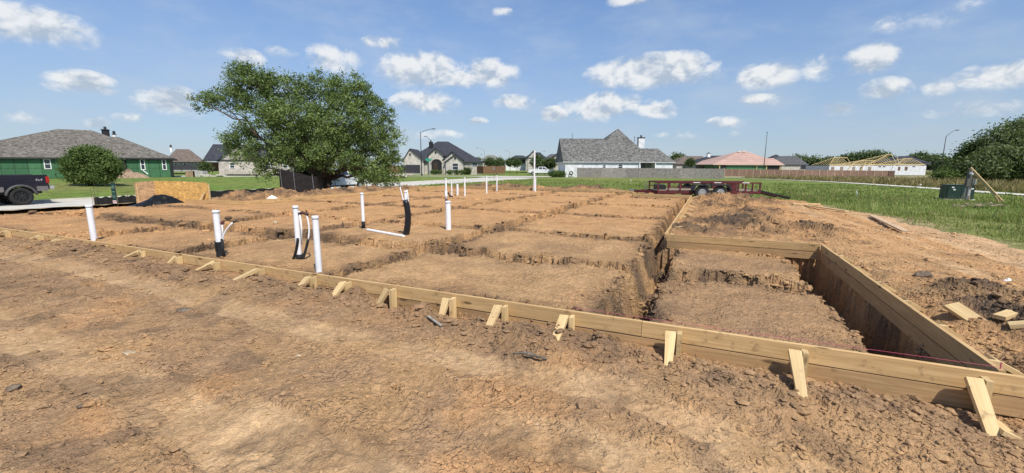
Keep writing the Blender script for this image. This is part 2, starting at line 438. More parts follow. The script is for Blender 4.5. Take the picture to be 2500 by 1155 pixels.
def grass_ground_mat():
    m, N, b = base_mat('grass_ground')
    g = N.node('ShaderNodeNewGeometry'); pos = g.outputs['Position']
    at = N.node('ShaderNodeAttribute'); at.attribute_name = 'soil'
    n1 = N.noise(pos, .16, 5, .62); n2 = N.noise(pos, 1.6, 5, .68); n3 = N.noise(N.vmath('MULTIPLY', pos, (1, 1, .3)), 16, 4, .65)
    k = N.math('ADD', N.ramp(n2, .3, .7, .62, 1.25), N.ramp(n3, .3, .7, -.32, .32))
    c = N.mix(N.ramp(n1, .45, .68, 0, .5), at.outputs['Color'], N.mix(.6, at.outputs['Color'], rgba((.17, .20, .05))))
    c = N.vmath('SCALE', c); N.put(c.node.inputs['Scale'], k)
    N.put(b.inputs['Base Color'], c); b.inputs['Roughness'].default_value = .9; b.inputs['Specular IOR Level'].default_value = .1
    bp = N.node('ShaderNodeBump'); bp.inputs['Strength'].default_value = .9; bp.inputs['Distance'].default_value = .12
    N.put(bp.inputs['Height'], N.math('ADD', n2, N.math('MULTIPLY', n3, .6))); N.put(b.inputs['Normal'], bp.outputs[0])
    return m

def leaf_mat(name, c0, c1, trans=.25):
    if name in MATS: return MATS[name]
    m, N, b = base_mat(name)
    at = N.node('ShaderNodeAttribute'); at.attribute_name = 'tint'
    c = N.mix(at.outputs['Fac'], rgba(c0), rgba(c1))
    N.put(b.inputs['Base Color'], c); b.inputs['Roughness'].default_value = .55; b.inputs['Specular IOR Level'].default_value = .3
    tr = N.node('ShaderNodeBsdfTranslucent'); N.put(tr.inputs[0], N.mix(.4, c, rgba((.16, .24, .03))))
    mx = N.node('ShaderNodeMixShader'); mx.inputs[0].default_value = trans
    N.l.new(b.outputs[0], mx.inputs[1]); N.l.new(tr.outputs[0], mx.inputs[2])
    N.l.new(mx.outputs[0], N.n['Material Output'].inputs[0])
    return m

def shingle_mat(name, c, var=.35, sc=2.2):
    if name in MATS: return MATS[name]
    m, N, b = base_mat(name)
    g = N.node('ShaderNodeNewGeometry'); pos = g.outputs['Position']
    br = N.node('ShaderNodeTexBrick'); N.put(br.inputs['Vector'], N.vmath('MULTIPLY', N.node('ShaderNodeTexCoord').outputs['Object'], (1, 1, 1)))
    t = N.node('ShaderNodeTexCoord'); sp = N.node('ShaderNodeSeparateXYZ'); N.put(sp.inputs[0], t.outputs['Object'])
    cb = N.node('ShaderNodeCombineXYZ'); N.put(cb.inputs[0], N.math('ADD', sp.outputs[0], N.math('MULTIPLY', sp.outputs[1], .35))); N.put(cb.inputs[1], sp.outputs[2])
    N.l.new(cb.outputs[0], br.inputs['Vector'])
    br.inputs['Scale'].default_value = 1.0; br.inputs['Brick Width'].default_value = .32; br.inputs['Row Height'].default_value = .13
    br.inputs['Mortar Size'].default_value = .012
    br.inputs['Color1'].default_value = rgba([x * (1 - var) for x in c]); br.inputs['Color2'].default_value = rgba([x * (1 + var) for x in c])
    br.inputs['Mortar'].default_value = rgba([x * .5 for x in c])
    n = N.noise(pos, sc * 1.6, 6, .75)
    k = N.ramp(n, .3, .7, .62, 1.38)
    cc = N.vmath('SCALE', br.outputs[0]); N.put(cc.node.inputs['Scale'], k)
    N.put(b.inputs['Base Color'], cc); b.inputs['Roughness'].default_value = .9; b.inputs['Specular IOR Level'].default_value = .2
    return m

def brick_mat(name, c1, c2, mortar, bw=.25, rh=.09):
    if name in MATS: return MATS[name]
    m, N, b = base_mat(name)
    t = N.node('ShaderNodeTexCoord'); sp = N.node('ShaderNodeSeparateXYZ'); N.put(sp.inputs[0], t.outputs['Object'])
    cb = N.node('ShaderNodeCombineXYZ'); N.put(cb.inputs[0], N.math('ADD', sp.outputs[0], sp.outputs[1])); N.put(cb.inputs[1], sp.outputs[2])
    br = N.node('ShaderNodeTexBrick'); N.l.new(cb.outputs[0], br.inputs['Vector'])
    br.inputs['Scale'].default_value = 1.0; br.inputs['Brick Width'].default_value = bw; br.inputs['Row Height'].default_value = rh
    br.inputs['Mortar Size'].default_value = .012
    br.inputs['Color1'].default_value = rgba(c1); br.inputs['Color2'].default_value = rgba(c2); br.inputs['Mortar'].default_value = rgba(mortar)
    n = N.noise(t.outputs['Object'], 1.3, 5, .65)
    cc = N.vmath('SCALE', br.outputs[0]); N.put(cc.node.inputs['Scale'], N.ramp(n, .3, .7, .8, 1.2))
    N.put(b.inputs['Base Color'], cc); b.inputs['Roughness'].default_value = .85
    return m

def glass_mat():
    m, N, b = base_mat('window_glass')
    b.inputs['Base Color'].default_value = (.035, .045, .055, 1); b.inputs['Roughness'].default_value = .06
    b.inputs['Specular IOR Level'].default_value = .6
    return m

# ------------------------------------------------------------------ mesh helpers
class MB:
    def __init__(self): self.v = []; self.f = []
    def add(self, verts, faces):
        o = len(self.v); self.v += [tuple(p) for p in verts]; self.f += [tuple(i + o for i in f) for f in faces]; return self
    def box(self, c, sz, M=None):
        hx, hy, hz = sz[0] / 2, sz[1] / 2, sz[2] / 2
        vs = [Vector((sx * hx, sy * hy, sz_ * hz)) for sz_ in (-1, 1) for sy in (-1, 1) for sx in (-1, 1)]
        if M is not None: vs = [M @ p for p in vs]
        c = Vector(c)
        return self.add([p + c for p in vs], [(0, 2, 3, 1), (4, 5, 7, 6), (0, 1, 5, 4), (2, 6, 7, 3), (0, 4, 6, 2), (1, 3, 7, 5)])
    def bar(self, p0, p1, w, h, up=(0, 0, 1)):
        p0, p1 = Vector(p0), Vector(p1); d = (p1 - p0); L = d.length; d.normalize(); up = Vector(up)
        sx = d.cross(up)
        if sx.length < 1e-4: sx = d.cross(Vector((1, 0, 0)))
        sx.normalize(); u = sx.cross(d)
        vs = [p + sx * a * w / 2 + u * b * h / 2 for p in (p0, p1) for a, b in ((-1, -1), (1, -1), (1, 1), (-1, 1))]
        return self.add(vs, [(0, 1, 2, 3), (7, 6, 5, 4), (0, 4, 5, 1), (1, 5, 6, 2), (2, 6, 7, 3), (3, 7, 4, 0)])
    def tube(self, pts, r, seg=8, caps=True):
        pts = [Vector(p) for p in pts]; rr = r if hasattr(r, '__len__') else [r] * len(pts)
        vs, fs = [], []; ref = None
        for i, p in enumerate(pts):
            d = (pts[min(i + 1, len(pts) - 1)] - pts[max(i - 1, 0)]).normalized()
            if ref is None: ref = d.orthogonal().normalized()
            ref = (ref - d * ref.dot(d))
            if ref.length < 1e-5: ref = d.orthogonal()
            ref.normalize(); b = d.cross(ref)
            for k in range(seg):
                a = 2 * math.pi * k / seg; vs.append(p + (ref * math.cos(a) + b * math.sin(a)) * rr[i])
        for i in range(len(pts) - 1):
            for k in range(seg):
                k2 = (k + 1) % seg; fs.append((i * seg + k, i * seg + k2, (i + 1) * seg + k2, (i + 1) * seg + k))
        if caps: fs.append(tuple(reversed(range(seg)))); fs.append(tuple(range((len(pts) - 1) * seg, len(pts) * seg)))
        return self.add(vs, fs)
    def prism(self, poly, y0, y1, plane='xz'):
        """polygon in a plane pushed along the third axis"""
        n = len(poly)
        def mk(a, b, c):
            return (a, c, b) if plane == 'xz' else ((a, b, c) if plane == 'xy' else (c, a, b))
        vs = [mk(a, b, y0) for a, b in poly] + [mk(a, b, y1) for a, b in poly]
        fs = [tuple(range(n)), tuple(reversed(range(n, 2 * n)))] + [(i, i + n, (i + 1) % n + n, (i + 1) % n) for i in range(n)]
        return self.add(vs, fs)
    def lathe(self, prof, axis='y', seg=24, c=(0, 0, 0)):
        vs, fs = [], []; n = len(prof); c = Vector(c)
        for k in range(seg):
            a = 2 * math.pi * k / seg
            for (r, h) in prof:
                p = Vector((r * math.cos(a), h, r * math.sin(a))) if axis == 'y' else Vector((r * math.cos(a), r * math.sin(a), h))
                vs.append(p + c)
        for k in range(seg):
            for i in range(n - 1):
                k2 = (k + 1) % seg; fs.append((k * n + i, k2 * n + i, k2 * n + i + 1, k * n + i + 1))
        return self.add(vs, fs)
    def build(self, name, mat, parent=None, off=None, smooth=False, bevel=0.0, kind=None):
        me = bpy.data.meshes.new(name)
        v = self.v
        if off is not None: v = [(p[0] - off[0], p[1] - off[1], p[2] - off[2]) for p in v]
        me.from_pydata(v, [], self.f); me.materials.append(mat)
        if smooth:
            for p in me.polygons: p.use_smooth = True
        me.validate(); me.update()
        import bmesh
        bm = bmesh.new(); bm.from_mesh(me); bmesh.ops.recalc_face_normals(bm, faces=bm.faces)
        if bevel: bmesh.ops.bevel(bm, geom=[e for e in bm.edges if len(e.link_faces) == 2 and e.calc_face_angle(0) > .5], offset=bevel, segments=2, affect='EDGES', clamp_overlap=True)
        bm.to_mesh(me); bm.free()
        o = bpy.data.objects.new(name, me); C.objects.link(o)
        if parent: o.parent = parent
        if kind: o['kind'] = kind
        return o

def np_mesh(name, V, Fa, mat, parent=None, attrs=None, smooth=False):
    """fast mesh from arrays; Fa is (n,3) or (n,4)"""
    me = bpy.data.meshes.new(name); k = Fa.shape[1]
    me.vertices.add(len(V)); me.vertices.foreach_set('co', np.ascontiguousarray(V, np.float32).ravel())
    me.loops.add(Fa.size); me.loops.foreach_set('vertex_index', np.ascontiguousarray(Fa, np.int32).ravel())
    me.polygons.add(len(Fa)); me.polygons.foreach_set('loop_start', np.arange(0, Fa.size, k, dtype=np.int32))
    me.polygons.foreach_set('loop_total', np.full(len(Fa), k, np.int32))
    me.polygons.foreach_set('use_smooth', np.full(len(Fa), smooth, bool))
    me.update(calc_edges=True)
    for an, (typ, dat) in (attrs or {}).items():
        a = me.attributes.new(an, typ, 'POINT')
        if typ == 'FLOAT_COLOR':
            d4 = np.ones((len(V), 4), np.float32); d4[:, :3] = dat; a.data.foreach_set('color', d4.ravel())
        else: a.data.foreach_set('value', np.ascontiguousarray(dat, np.float32))
    me.materials.append(mat)
    o = bpy.data.objects.new(name, me); C.objects.link(o)
    if parent: o.parent = parent
    return o

def tag(o, label=None, cat=None, group=None, kind=None):
    if label: o['label'] = label
    if cat: o['category'] = cat
    if group: o['group'] = group
    if kind: o['kind'] = kind
    return o
def thing(name, label, cat, loc=(0, 0, 0), rz=0.0, group=None):
    o = bpy.data.objects.new(name, None); C.objects.link(o); o.empty_display_size = .2
    o.location = loc; o.rotation_euler = (0, 0, rz)
    return tag(o, label, cat, group)

def board(name, p0, p1, w, h, mat, parent, off, up=(0, 0, 1), taper=1.0):
    """a piece of lumber from p0 to p1 with its grain along its own x axis; w across, h along up"""
    p0, p1 = Vector(p0), Vector(p1); d = p1 - p0; L = d.length; d.normalize(); up = Vector(up)
    sx = up.cross(d)
    if sx.length < 1e-4: sx = Vector((1, 0, 0)).cross(d)
    sx.normalize(); u = d.cross(sx)
    key = (round(L, 3), round(w, 4), round(h, 4), mat.name, taper)
    me = BOARD_MESH.get(key)
    if me is None:
        vs = [(x, y * w / 2 * (taper if x > 0 else 1), z * h / 2) for x in (-L / 2, L / 2) for y, z in ((-1, -1), (1, -1), (1, 1), (-1, 1))]
        me = bpy.data.meshes.new(name)
        me.from_pydata(vs, [], [(3, 2, 1, 0), (4, 5, 6, 7), (0, 1, 5, 4), (1, 2, 6, 5), (2, 3, 7, 6), (3, 0, 4, 7)])
        me.materials.append(mat); BOARD_MESH[key] = me
    o = bpy.data.objects.new(name, me); C.objects.link(o)
    M = Matrix((d, sx, u)).transposed().to_4x4(); M.translation = (p0 + p1) / 2 - Vector(off)
    o.matrix_world = M
    if parent: o.parent = parent
    return o
BOARD_MESH = {}

# ------------------------------------------------------------------ colours
M_DIRT = dirt_mat(); M_CLOD = clod_mat(); M_GG = grass_ground_mat(); M_GLASS = glass_mat()
M_PINE = wood_mat('form_lumber', (.48, .305, .135), (.64, .43, .205))
M_PINEMUD = wood_mat('muddy_form_lumber', (.36, .225, .105), (.49, .315, .155))
M_PINE2 = wood_mat('stake_lumber', (.56, .39, .185), (.70, .52, .27))
M_GREYWOOD = wood_mat('weathered_plank', (.27, .21, .145), (.38, .30, .21), knots=False)
M_CONC = pm('street_concrete', (.50, .47, .41), .85, .12, .6, .2, bscale=30)
M_KERB = pm('kerb_concrete', (.56, .53, .46), .85, .10, 1.2)
M_PVC = pm('white_pvc', (.80, .80, .80), .35, .05, 9)
M_PVCG = pm('grey_pvc_cap', (.20, .21, .23), .5, .1, 9)
M_BLACK = pm('black_plastic', (.012, .012, .014), .35, .3, 8, .3, bscale=20)
M_FABRIC = pm('black_silt_fabric', (.014, .014, .015), .8, .3, 6, .3)
M_METAL = pm('dull_steel', (.30, .30, .30), .45, .2, 8, metal=.8)
M_DARKPOLE = pm('dark_pole_paint', (.025, .025, .028), .45, .1, 4)
M_TYRE = pm('tyre_rubber', (.018, .018, .018), .85, .2, 30, .3)
M_RIM = pm('rim_metal', (.55, .55, .53), .35, .15, 20, metal=.6)
M_BLKTRIM = pm('black_trim', (.02, .02, .022), .5, .2, 10)
M_RED = pm('tail_light_red', (.35, .02, .015), .25, .1, 10)
M_WHITEPAINT = pm('white_trim_paint', (.78, .78, .76), .6, .05, 3)
M_MAROON = pm('maroon_trailer_paint', (.095, .018, .020), .55, .4, 5, .1)
M_BARK = pm('oak_bark', (.10, .075, .055), .95, .4, 6, .8, bscale=18)
M_ROCK = pm('pale_rock', (.44, .34, .23), .9, .3, 20, .6, spec=.1)

# ------------------------------------------------------------------ the ground
def soil_colour(x, y, q):
    s, t = q['s'], q['t']; n = len(np.atleast_1d(x))
    tan = np.array([.45, .278, .138]); orange = np.array([.52, .288, .128]); greyb = np.array([.305, .192, .108]); dark = np.array([.115, .080, .054]); pale = np.array([.50, .333, .178])
    def mixc(c, d, f): return c + (d - c) * np.clip(f, 0, 1)[:, None]
    c = np.repeat(tan[None], n, 0)
    a = fbm(x, y, .30, 4, 101); b = fbm(x, y, 1.1, 4, 103); e = fbm(x, y, 3.5, 3, 105)
    out_front = (t < 0)
    c = mixc(c, greyb, (sstep(-.9, .7, .4 * a + .6 * b + .7 * e + .25) * .85) * out_front)
    c = mixc(c, greyb, (sstep(.15, .7, a + .5 * b) * .45) * (~out_front))
    far = sstep(7, 16, np.hypot(x, y)) * (~out_front)
    c = mixc(c, orange, far * .85); c = mixc(c, orange, sstep(.1, .6, b - .3 * a) * .5)
    c = mixc(c, greyb, q['porch'] * (.50 + .3 * b))
    nearpad = q['inside'] & (t < 5.4)
    c = mixc(c, greyb, nearpad * (.05 + .40 * b))
    c = mixc(c, pale, q['trk'] * (.60 + .3 * e + .2 * b))
    c = mixc(c, orange, q['streak'] * .55); 
    c = mixc(c, np.array([.57, .40, .24]), (s > 2.6) * sstep(1.6, .2, q['sd']) * .6)
    c = mixc(c, dark, q['clay'] * (.72 + .5 * b) * (~q['inside']))
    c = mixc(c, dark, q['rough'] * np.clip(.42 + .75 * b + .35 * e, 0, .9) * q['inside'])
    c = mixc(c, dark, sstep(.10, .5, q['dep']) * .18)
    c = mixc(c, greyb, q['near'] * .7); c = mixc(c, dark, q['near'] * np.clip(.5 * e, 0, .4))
    sp = sstep(.45, .9, fbm(x, y, 2.6, 3, 111)) * (~q['inside'])
    c = mixc(c, dark, sp * .40)
    return c * (1 + .12 * e)[:, None]

def make_dirt():
    ys = list(np.arange(-9, 0.0, .35)); y = 0.0
    while y < 34.5:
        ys.append(y); y += max(.016, .0060 * (y + 1.0))
    ys = np.array(ys); ts = np.linspace(-1.36, 1.36, 1000)
    Y, Tn = np.meshgrid(ys, ts, indexing='ij'); X = Tn * (np.maximum(Y, 0) + 4.0)
    x, y = X.ravel(), Y.ravel()
    z, q = dirt(x, y)
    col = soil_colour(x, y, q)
    nr, nc = Y.shape
    keep = (q['sd'] > -1.6).reshape(nr, nc)
    idx = np.arange(nr * nc).reshape(nr, nc)
    Fq = np.stack([idx[:-1, :-1], idx[:-1, 1:], idx[1:, 1:], idx[1:, :-1]], -1).reshape(-1, 4)
    kf = (keep[:-1, :-1] | keep[:-1, 1:] | keep[1:, 1:] | keep[1:, :-1]).ravel()
    Fq = Fq[kf]
    used = np.zeros(nr * nc, bool); used[Fq.ravel()] = True
    remap = np.cumsum(used) - 1
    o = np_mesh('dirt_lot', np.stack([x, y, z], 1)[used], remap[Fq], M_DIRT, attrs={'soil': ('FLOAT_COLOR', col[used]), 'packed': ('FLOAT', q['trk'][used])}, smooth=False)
    tag(o, 'bare orange and brown clay of the dug building lot', None, kind='structure')
    return o
make_dirt()

def grass_colour(x, y):
    s, t = st(x, y)
    green = np.array([.165, .210, .050]); dry = np.array([.28, .22, .10]); lush = np.array([.130, .205, .040])
    c = np.repeat(green[None], len(x), 0)
    def mixc(c, d, f): return c + (d - c) * np.clip(f, 0, 1)[:, None]
    n = fbm(x, y, .08, 3, 201); n2 = fbm(x, y, .35, 3, 203)
    c = mixc(c, lush, sstep(0, .6, n2)); c = mixc(c, dry, sstep(.2, .8, n + .4 * n2) * .4)
    r = np.hypot(x, y)
    # tall dry grass between the path on the right and the fence
    px = path_x(y)
    c = mixc(c, dry, sstep(1.5, 5, x - px) * sstep(8, 30, y) * (.75 + .4 * n2))
    c = mixc(c, np.array([.16, .15, .06]), sstep(150, 300, r))
    sd = sdist_lot(s, t)
    c = mixc(c, np.array([.40, .30, .17]), sstep(-1.3, -.1, sd + .5 * n2))
    return c
PATH = [(33.2, 15.0), (34.9, 28.4), (38.0, 40.0), (41.8, 54.0), (45.0, 74.0), (48.0, 99.0), (50, 112.0)]
def path_x(y): return np.interp(y, [p[1] for p in PATH], [p[0] for p in PATH])

def make_grass_sheet():
    rs = np.concatenate([np.arange(-30, 0, 2.5), np.arange(0, 70, .8), np.arange(70, 160, 3), np.geomspace(160, 5200, 22)])
    ts = np.linspace(-1.75, 1.75, 260)
    Y, Tn = np.meshgrid(rs, ts, indexing='ij'); X = Tn * (np.maximum(Y, 0) + 24)
    x, y = X.ravel(), Y.ravel(); s, t = st(x, y)
    z = gz(x, y)
    # the sheet dips under the roadway
    z = z - .07 * (sstep(-27.9, -28.4, s) * sstep(-39, -38.2, s)) * (y < 75)
    r = np.hypot(x, y)
    z = z + .02 * fbm(x, y, .4, 2, 205) * (r < 120) * (s > -27)
    sd = sdist_lot(s, t); nr, nc = Y.shape
    hole = (sd > 1.8).reshape(nr, nc); idx = np.arange(nr * nc).reshape(nr, nc)
    Fq = np.stack([idx[:-1, :-1], idx[:-1, 1:], idx[1:, 1:], idx[1:, :-1]], -1).reshape(-1, 4)
    kill = (hole[:-1, :-1] & hole[:-1, 1:] & hole[1:, 1:] & hole[1:, :-1]).ravel()
    o = np_mesh('grass_field', np.stack([x, y, z], 1), Fq[~kill], M_GG, attrs={'soil': ('FLOAT_COLOR', grass_colour(x, y))}, smooth=True)
    tag(o, 'wide flat grass field reaching to the horizon', None, kind='structure')
make_grass_sheet()

def strip(name, pts, width, mat, lift, label, kerb=0.0):
    """a ribbon of paving following the ground along a centre line"""
    pts = [Vector((p[0], p[1])) for p in pts]; dense = []
    for a, b in zip(pts, pts[1:]):
        n = max(2, int((b - a).length / 2.0))
        dense += [a + (b - a) * i / n for i in range(n)]
    dense.append(pts[-1]); nc = 7; V = []; Fq = []
    for i, p in enumerate(dense):
        d = (dense[min(i + 1, len(dense) - 1)] - dense[max(i - 1, 0)]).normalized(); nrm = Vector((d.y, -d.x))
        for k in range(nc):
            q = p + nrm * (k / (nc - 1) - .5) * width
            V.append((q.x, q.y, gzf(q.x, q.y) + lift))
    for i in range(len(dense) - 1):
        for k in range(nc - 1):
            a = i * nc + k; Fq.append((a, a + 1, a + nc + 1, a + nc))
    o = np_mesh(name, np.array(V), np.array(Fq), mat, smooth=True)
    tag(o, label, None, kind='structure')
    if kerb:
        for side in (-1, 1):
            m = MB(); ring = []
            for i, p in enumerate(dense):
                d = (dense[min(i + 1, len(dense) - 1)] - dense[max(i - 1, 0)]).normalized(); nrm = Vector((d.y, -d.x)) * side
                q0 = p + nrm * (width / 2 - .02); q1 = p + nrm * (width / 2 + .16); zz = gzf(p.x, p.y) + lift
                ring.append([(q0.x, q0.y, zz - .1), (q0.x, q0.y, zz + kerb), (q1.x, q1.y, zz + kerb), (q1.x, q1.y, zz - .1)])
            vs = [v for r_ in ring for v in r_]; fs = []
            for i in range(len(ring) - 1):
                for k in range(3): fs.append((i * 4 + k, i * 4 + k + 1, i * 4 + 5 + k, i * 4 + 4 + k))
            m.add(vs, fs); k_ = m.build('kerb', M_KERB, o)
    return o
street_pts = [xy(-33, t) for t in range(-16, 61, 4)]
strip('street', street_pts + [xy(-34.0, 64), xy(-35.5, 70)], 8.2, M_CONC, .0, 'pale concrete street on the left of the lot', kerb=.12)
strip('cross_street', [(-75, 79), (-30, 82), (-8, 84), (8, 88), (22, 96), (34, 112)], 7.0, M_CONC, .035, 'pale concrete street in front of the far houses')
strip('concrete_path', PATH, 1.7, M_KERB, .05, 'narrow pale concrete path across the right field')
strip('side_street', [(50, 118), (70, 118), (100, 122), (150, 130)], 3.5, M_KERB, .05, 'strip of pale paving beyond the panel fence')
dw = D(1010, 428, 96); strip('driveway', [(dw.x - 3, 86), (dw.x - 4, 100), (dw.x - 6, 110)], 6.5, pm('driveway_concrete', (.50, .42, .33), .8, .1, 1), .06, 'tan driveway of the dark roofed brick house')

# ------------------------------------------------------------------ loose clods lying on the dirt
def make_clods():
    ph = (1 + 5 ** .5) / 2
    ico = np.array([(-1, ph, 0), (1, ph, 0), (-1, -ph, 0), (1, -ph, 0), (0, -1, ph), (0, 1, ph), (0, -1, -ph), (0, 1, -ph), (ph, 0, -1), (ph, 0, 1), (-ph, 0, -1), (-ph, 0, 1)], float)
    ico /= np.linalg.norm(ico[0])
    tri = np.array([(0, 11, 5), (0, 5, 1), (0, 1, 7), (0, 7, 10), (0, 10, 11), (1, 5, 9), (5, 11, 4), (11, 10, 2), (10, 7, 6), (7, 1, 8), (3, 9, 4), (3, 4, 2), (3, 2, 6), (3, 6, 8), (3, 8, 9), (4, 9, 5), (2, 4, 11), (6, 2, 10), (8, 6, 7), (9, 8, 1)])
    # candidates: near ground in front, then the heaps and trench rims further in
    n = 105000
    yy = 1.0 * (26.0 / 1.0) ** (RNG.random(n) ** 1.25); xx = (RNG.random(n) * 2 - 1) * 1.28 * (yy + 1.2)
    z, q = dirt(xx, yy)
    p = .34 + .66 * sstep(-.1, .55, fbm(xx, yy, .8, 3, 301))
    p = p * (1 - .55 * q['trk']) * np.where(q['inside'], .10 + 1.5 * q['rough'], 1.0) + .9 * q['near'] + .5 * q['clay'] * (~q['inside'])
    p = p * (1 - .6 * q['streak']) * (q['sd'] > .3)
    k = RNG.random(n) < p * .62
    xx, yy, z = xx[k], yy[k], z[k]; q = {a: b[k] for a, b in q.items()}
    n = len(xx)
    r = np.hypot(xx, yy)
    size = .0048 + .012 * RNG.random(n) ** 2.6 + .022 * RNG.random(n) ** 20
    size = size * (1 + .6 * q['near'] + .25 * q['clay'] * (~q['inside']) + 1.0 * q['rough'] * q['inside']) * np.clip(.62 + .07 * r, .75, 1.6)
    col = soil_colour(xx, yy, q) * (.84 + .24 * RNG.random(n))[:, None]
    jit = ico[None] * (1 + .38 * (RNG.random((n, 12, 1)) - .5))
    sc = np.stack([1 + .9 * RNG.random(n), .9 + .4 * RNG.random(n), .45 + .35 * RNG.random(n)], 1) * size[:, None]
    V = jit * sc[:, None, :]
    a = RNG.random(n) * 6.283; ca, sa = np.cos(a)[:, None], np.sin(a)[:, None]
    V = np.stack([V[..., 0] * ca - V[..., 1] * sa, V[..., 0] * sa + V[..., 1] * ca, V[..., 2]], -1)
    V += np.stack([xx, yy, z + size * .22], 1)[:, None]
    Fa = (tri[None] + (np.arange(n) * 12)[:, None, None]).reshape(-1, 3)
    o = np_mesh('dirt_clods', V.reshape(-1, 3), Fa, M_CLOD, attrs={'soil': ('FLOAT_COLOR', np.repeat(col, 12, 0))})
    tag(o, 'crumbled clods of dry clay scattered over the lot', None, kind='stuff')
    print('clods', n)
make_clods()

# ------------------------------------------------------------------ wooden formwork
TOP = 0.25; BH = .140; BT = .038
def form_run(name, label, s0, t0, s1, t1, braces=(), out=(0, -1), rows=2, low=True, gap=.009, joints=4.88, stake=True, foot_drop=.25):
    """boards on edge between two plan points; braces = list of (distance along, reach, lean)"""
    a, b = xy(s0, t0), xy(s1, t1); L = (b - a).length; d = (b - a) / L
    o3 = (Vector((AX.x, AX.y, 0)) * out[0] + Vector((BX.x, BX.y, 0)) * out[1]).normalized()
    root = thing(name, label, 'formwork', (a.x, a.y, 0), 0, 'timber forms round the slab')
    for r in range(rows):
        zc = TOP - BH / 2 - r * (BH + gap)
        x = 0.0; first = joints * (.62 if r % 2 == 0 else .95)
        cuts = [0.0]; x = first
        while x < L - .4: cuts.append(x); x += joints
        cuts.append(L)
        for i, (u0, u1) in enumerate(zip(cuts, cuts[1:])):
            sh = o3 * (.002 * ((i + r) % 2)); dz = .004 * math.sin(i * 2.3 + r)
            board('board', a + d * (u0 + .002) + sh + Vector((0, 0, zc + (dz if i else 0))), a + d * (u1 - .002) + sh + Vector((0, 0, zc - dz)), BT, BH, M_PINE if r == 0 else M_PINEMUD, root, root.location)
    for (u, reach, lean) in braces:
        p = a + d * u + o3 * (BT / 2 + .008)
        g = p + o3 * reach + d * lean; zg = dzf(g.x, g.y) - .03
        top = p + o3 * .055 + Vector((0, 0, TOP - .035)); foot = Vector((g.x, g.y, zg))
        board('brace', top, foot, .089, .034, M_PINE2, root, root.location, up=o3 * .5 + Vector((0, 0, 1)), taper=.62 + .3 * random.random())
        if stake:
            sp = p + o3 * .045 - d * .072 * (1 if d.dot(Vector((AX.x, AX.y, 0))) < .5 else -1)
            zz = dzf(sp.x, sp.y) - .12
            board('stake', Vector((sp.x, sp.y, zz)), Vector((sp.x, sp.y, TOP - .028)), .089, .038, M_PINE2, root, root.location, up=d)
    return root
# braces of the front form, from the photo: top pixel, foot pixel
FB = [((30, 563), (12, 574)), ((108, 575), (98, 583)), ((155, 583), (122, 601)), ((262, 598), (240, 612)), ((352, 612), (334, 626)), ((437, 626), (414, 645)),
      ((527, 640), (498, 657)), ((637, 656), (594, 692)), ((768, 673), (728, 711)), ((850, 686), (812, 726)), ((957, 702), (930, 737)), ((1093, 727), (1079, 772)),
      ((1222, 744), (1187, 813)), ((1382, 768), (1357, 822)), ((1640, 803), (1632, 890)), ((1940, 857), (1967, 995)), ((2368, 917), (2425, 1060))]
fr = []
FS0, FT0 = 0.62, -0.06
for tp, ft in FB:
    p = P(tp[0], tp[1], .215); s_, t_ = st(p.x, p.y); f = DP(ft[0], ft[1], .05); fs, ft_ = st(f.x, f.y)
    fr.append((FS0 - s_, min(.52, max(.16, FT0 - ft_)), max(-.15, min(.30, s_ - fs))))
form_run('front_form', 'long timber form of stacked boards with slanted braces along the front of the slab', FS0, FT0, -25.0, FT0, fr, (0, -1))
form_run('porch_side_form', 'double board timber form along the right side of the near porch trench', 0.02, 0.0, 0.02, 5.42,
         [(u, .28, .05) for u in (.35, 1.15, 1.95, 2.8, 3.7, 4.6)], (1, 0))
form_run('porch_back_form', 'short double board timber form across the back of the near porch', -2.66, 5.46, 0.0, 5.46, [(.5, .3, 0), (1.7, .3, 0)], (0, 1))
form_run('main_side_form', 'timber form running back along the right side of the main slab trench', -2.70, 5.50, -2.70, 19.15,
         [(u, .36, .03) for u in (.25, 1.2, 2.4, 4.0, 5.2, 6.6, 8.0, 9.4, 10.8, 12.2)], (1, 0), joints=4.2)
form_run('rear_side_form', 'timber form facing the camera at the right rear corner in front of the trailer', -2.74, 19.2, -5.55, 19.2, [], (0, 1), stake=False)
form_run('rear_jog_form', 'short timber form at the jog of the rear edge left of the trailer', -5.55, 19.2, -5.55, 22.0, [], (1, 0), stake=False)
form_run('rear_form', 'long timber form along the rear edge of the slab before the green field', -5.55, 22.05, -18.5, 22.05, [], (0, 1), stake=False)
form_run('left_side_form', 'timber form along the left side of the slab before the big tree', -18.5, 7.0, -18.5, 22.05, [(u, .4, 0) for u in (5.5, 7.6)], (-1, 0), stake=False)
form_run('left_jog_form', 'timber form of the left jog right of the black plastic heap', -18.5, 7.0, -21.6, 6.6, [], (0, 1), stake=False)

# pink string line above the porch front board
sl = MB(); pa = xy(.02, .03, TOP + .012); pb = xy(-3.1, .03, TOP + .004)
sl.tube([pa, (pa + pb) / 2 - Vector((0, 0, .006)), pb], .0014, 5)
sl.tube([xy(.02, .03, TOP - .004), xy(.02, .03, TOP + .05)], .004, 6)
pink = pm('pink_string', (.55, .09, .16), .8, .1, 40)
tag(sl.build('string_line', pink), 'thin pink mason string stretched along the porch front board', 'string')

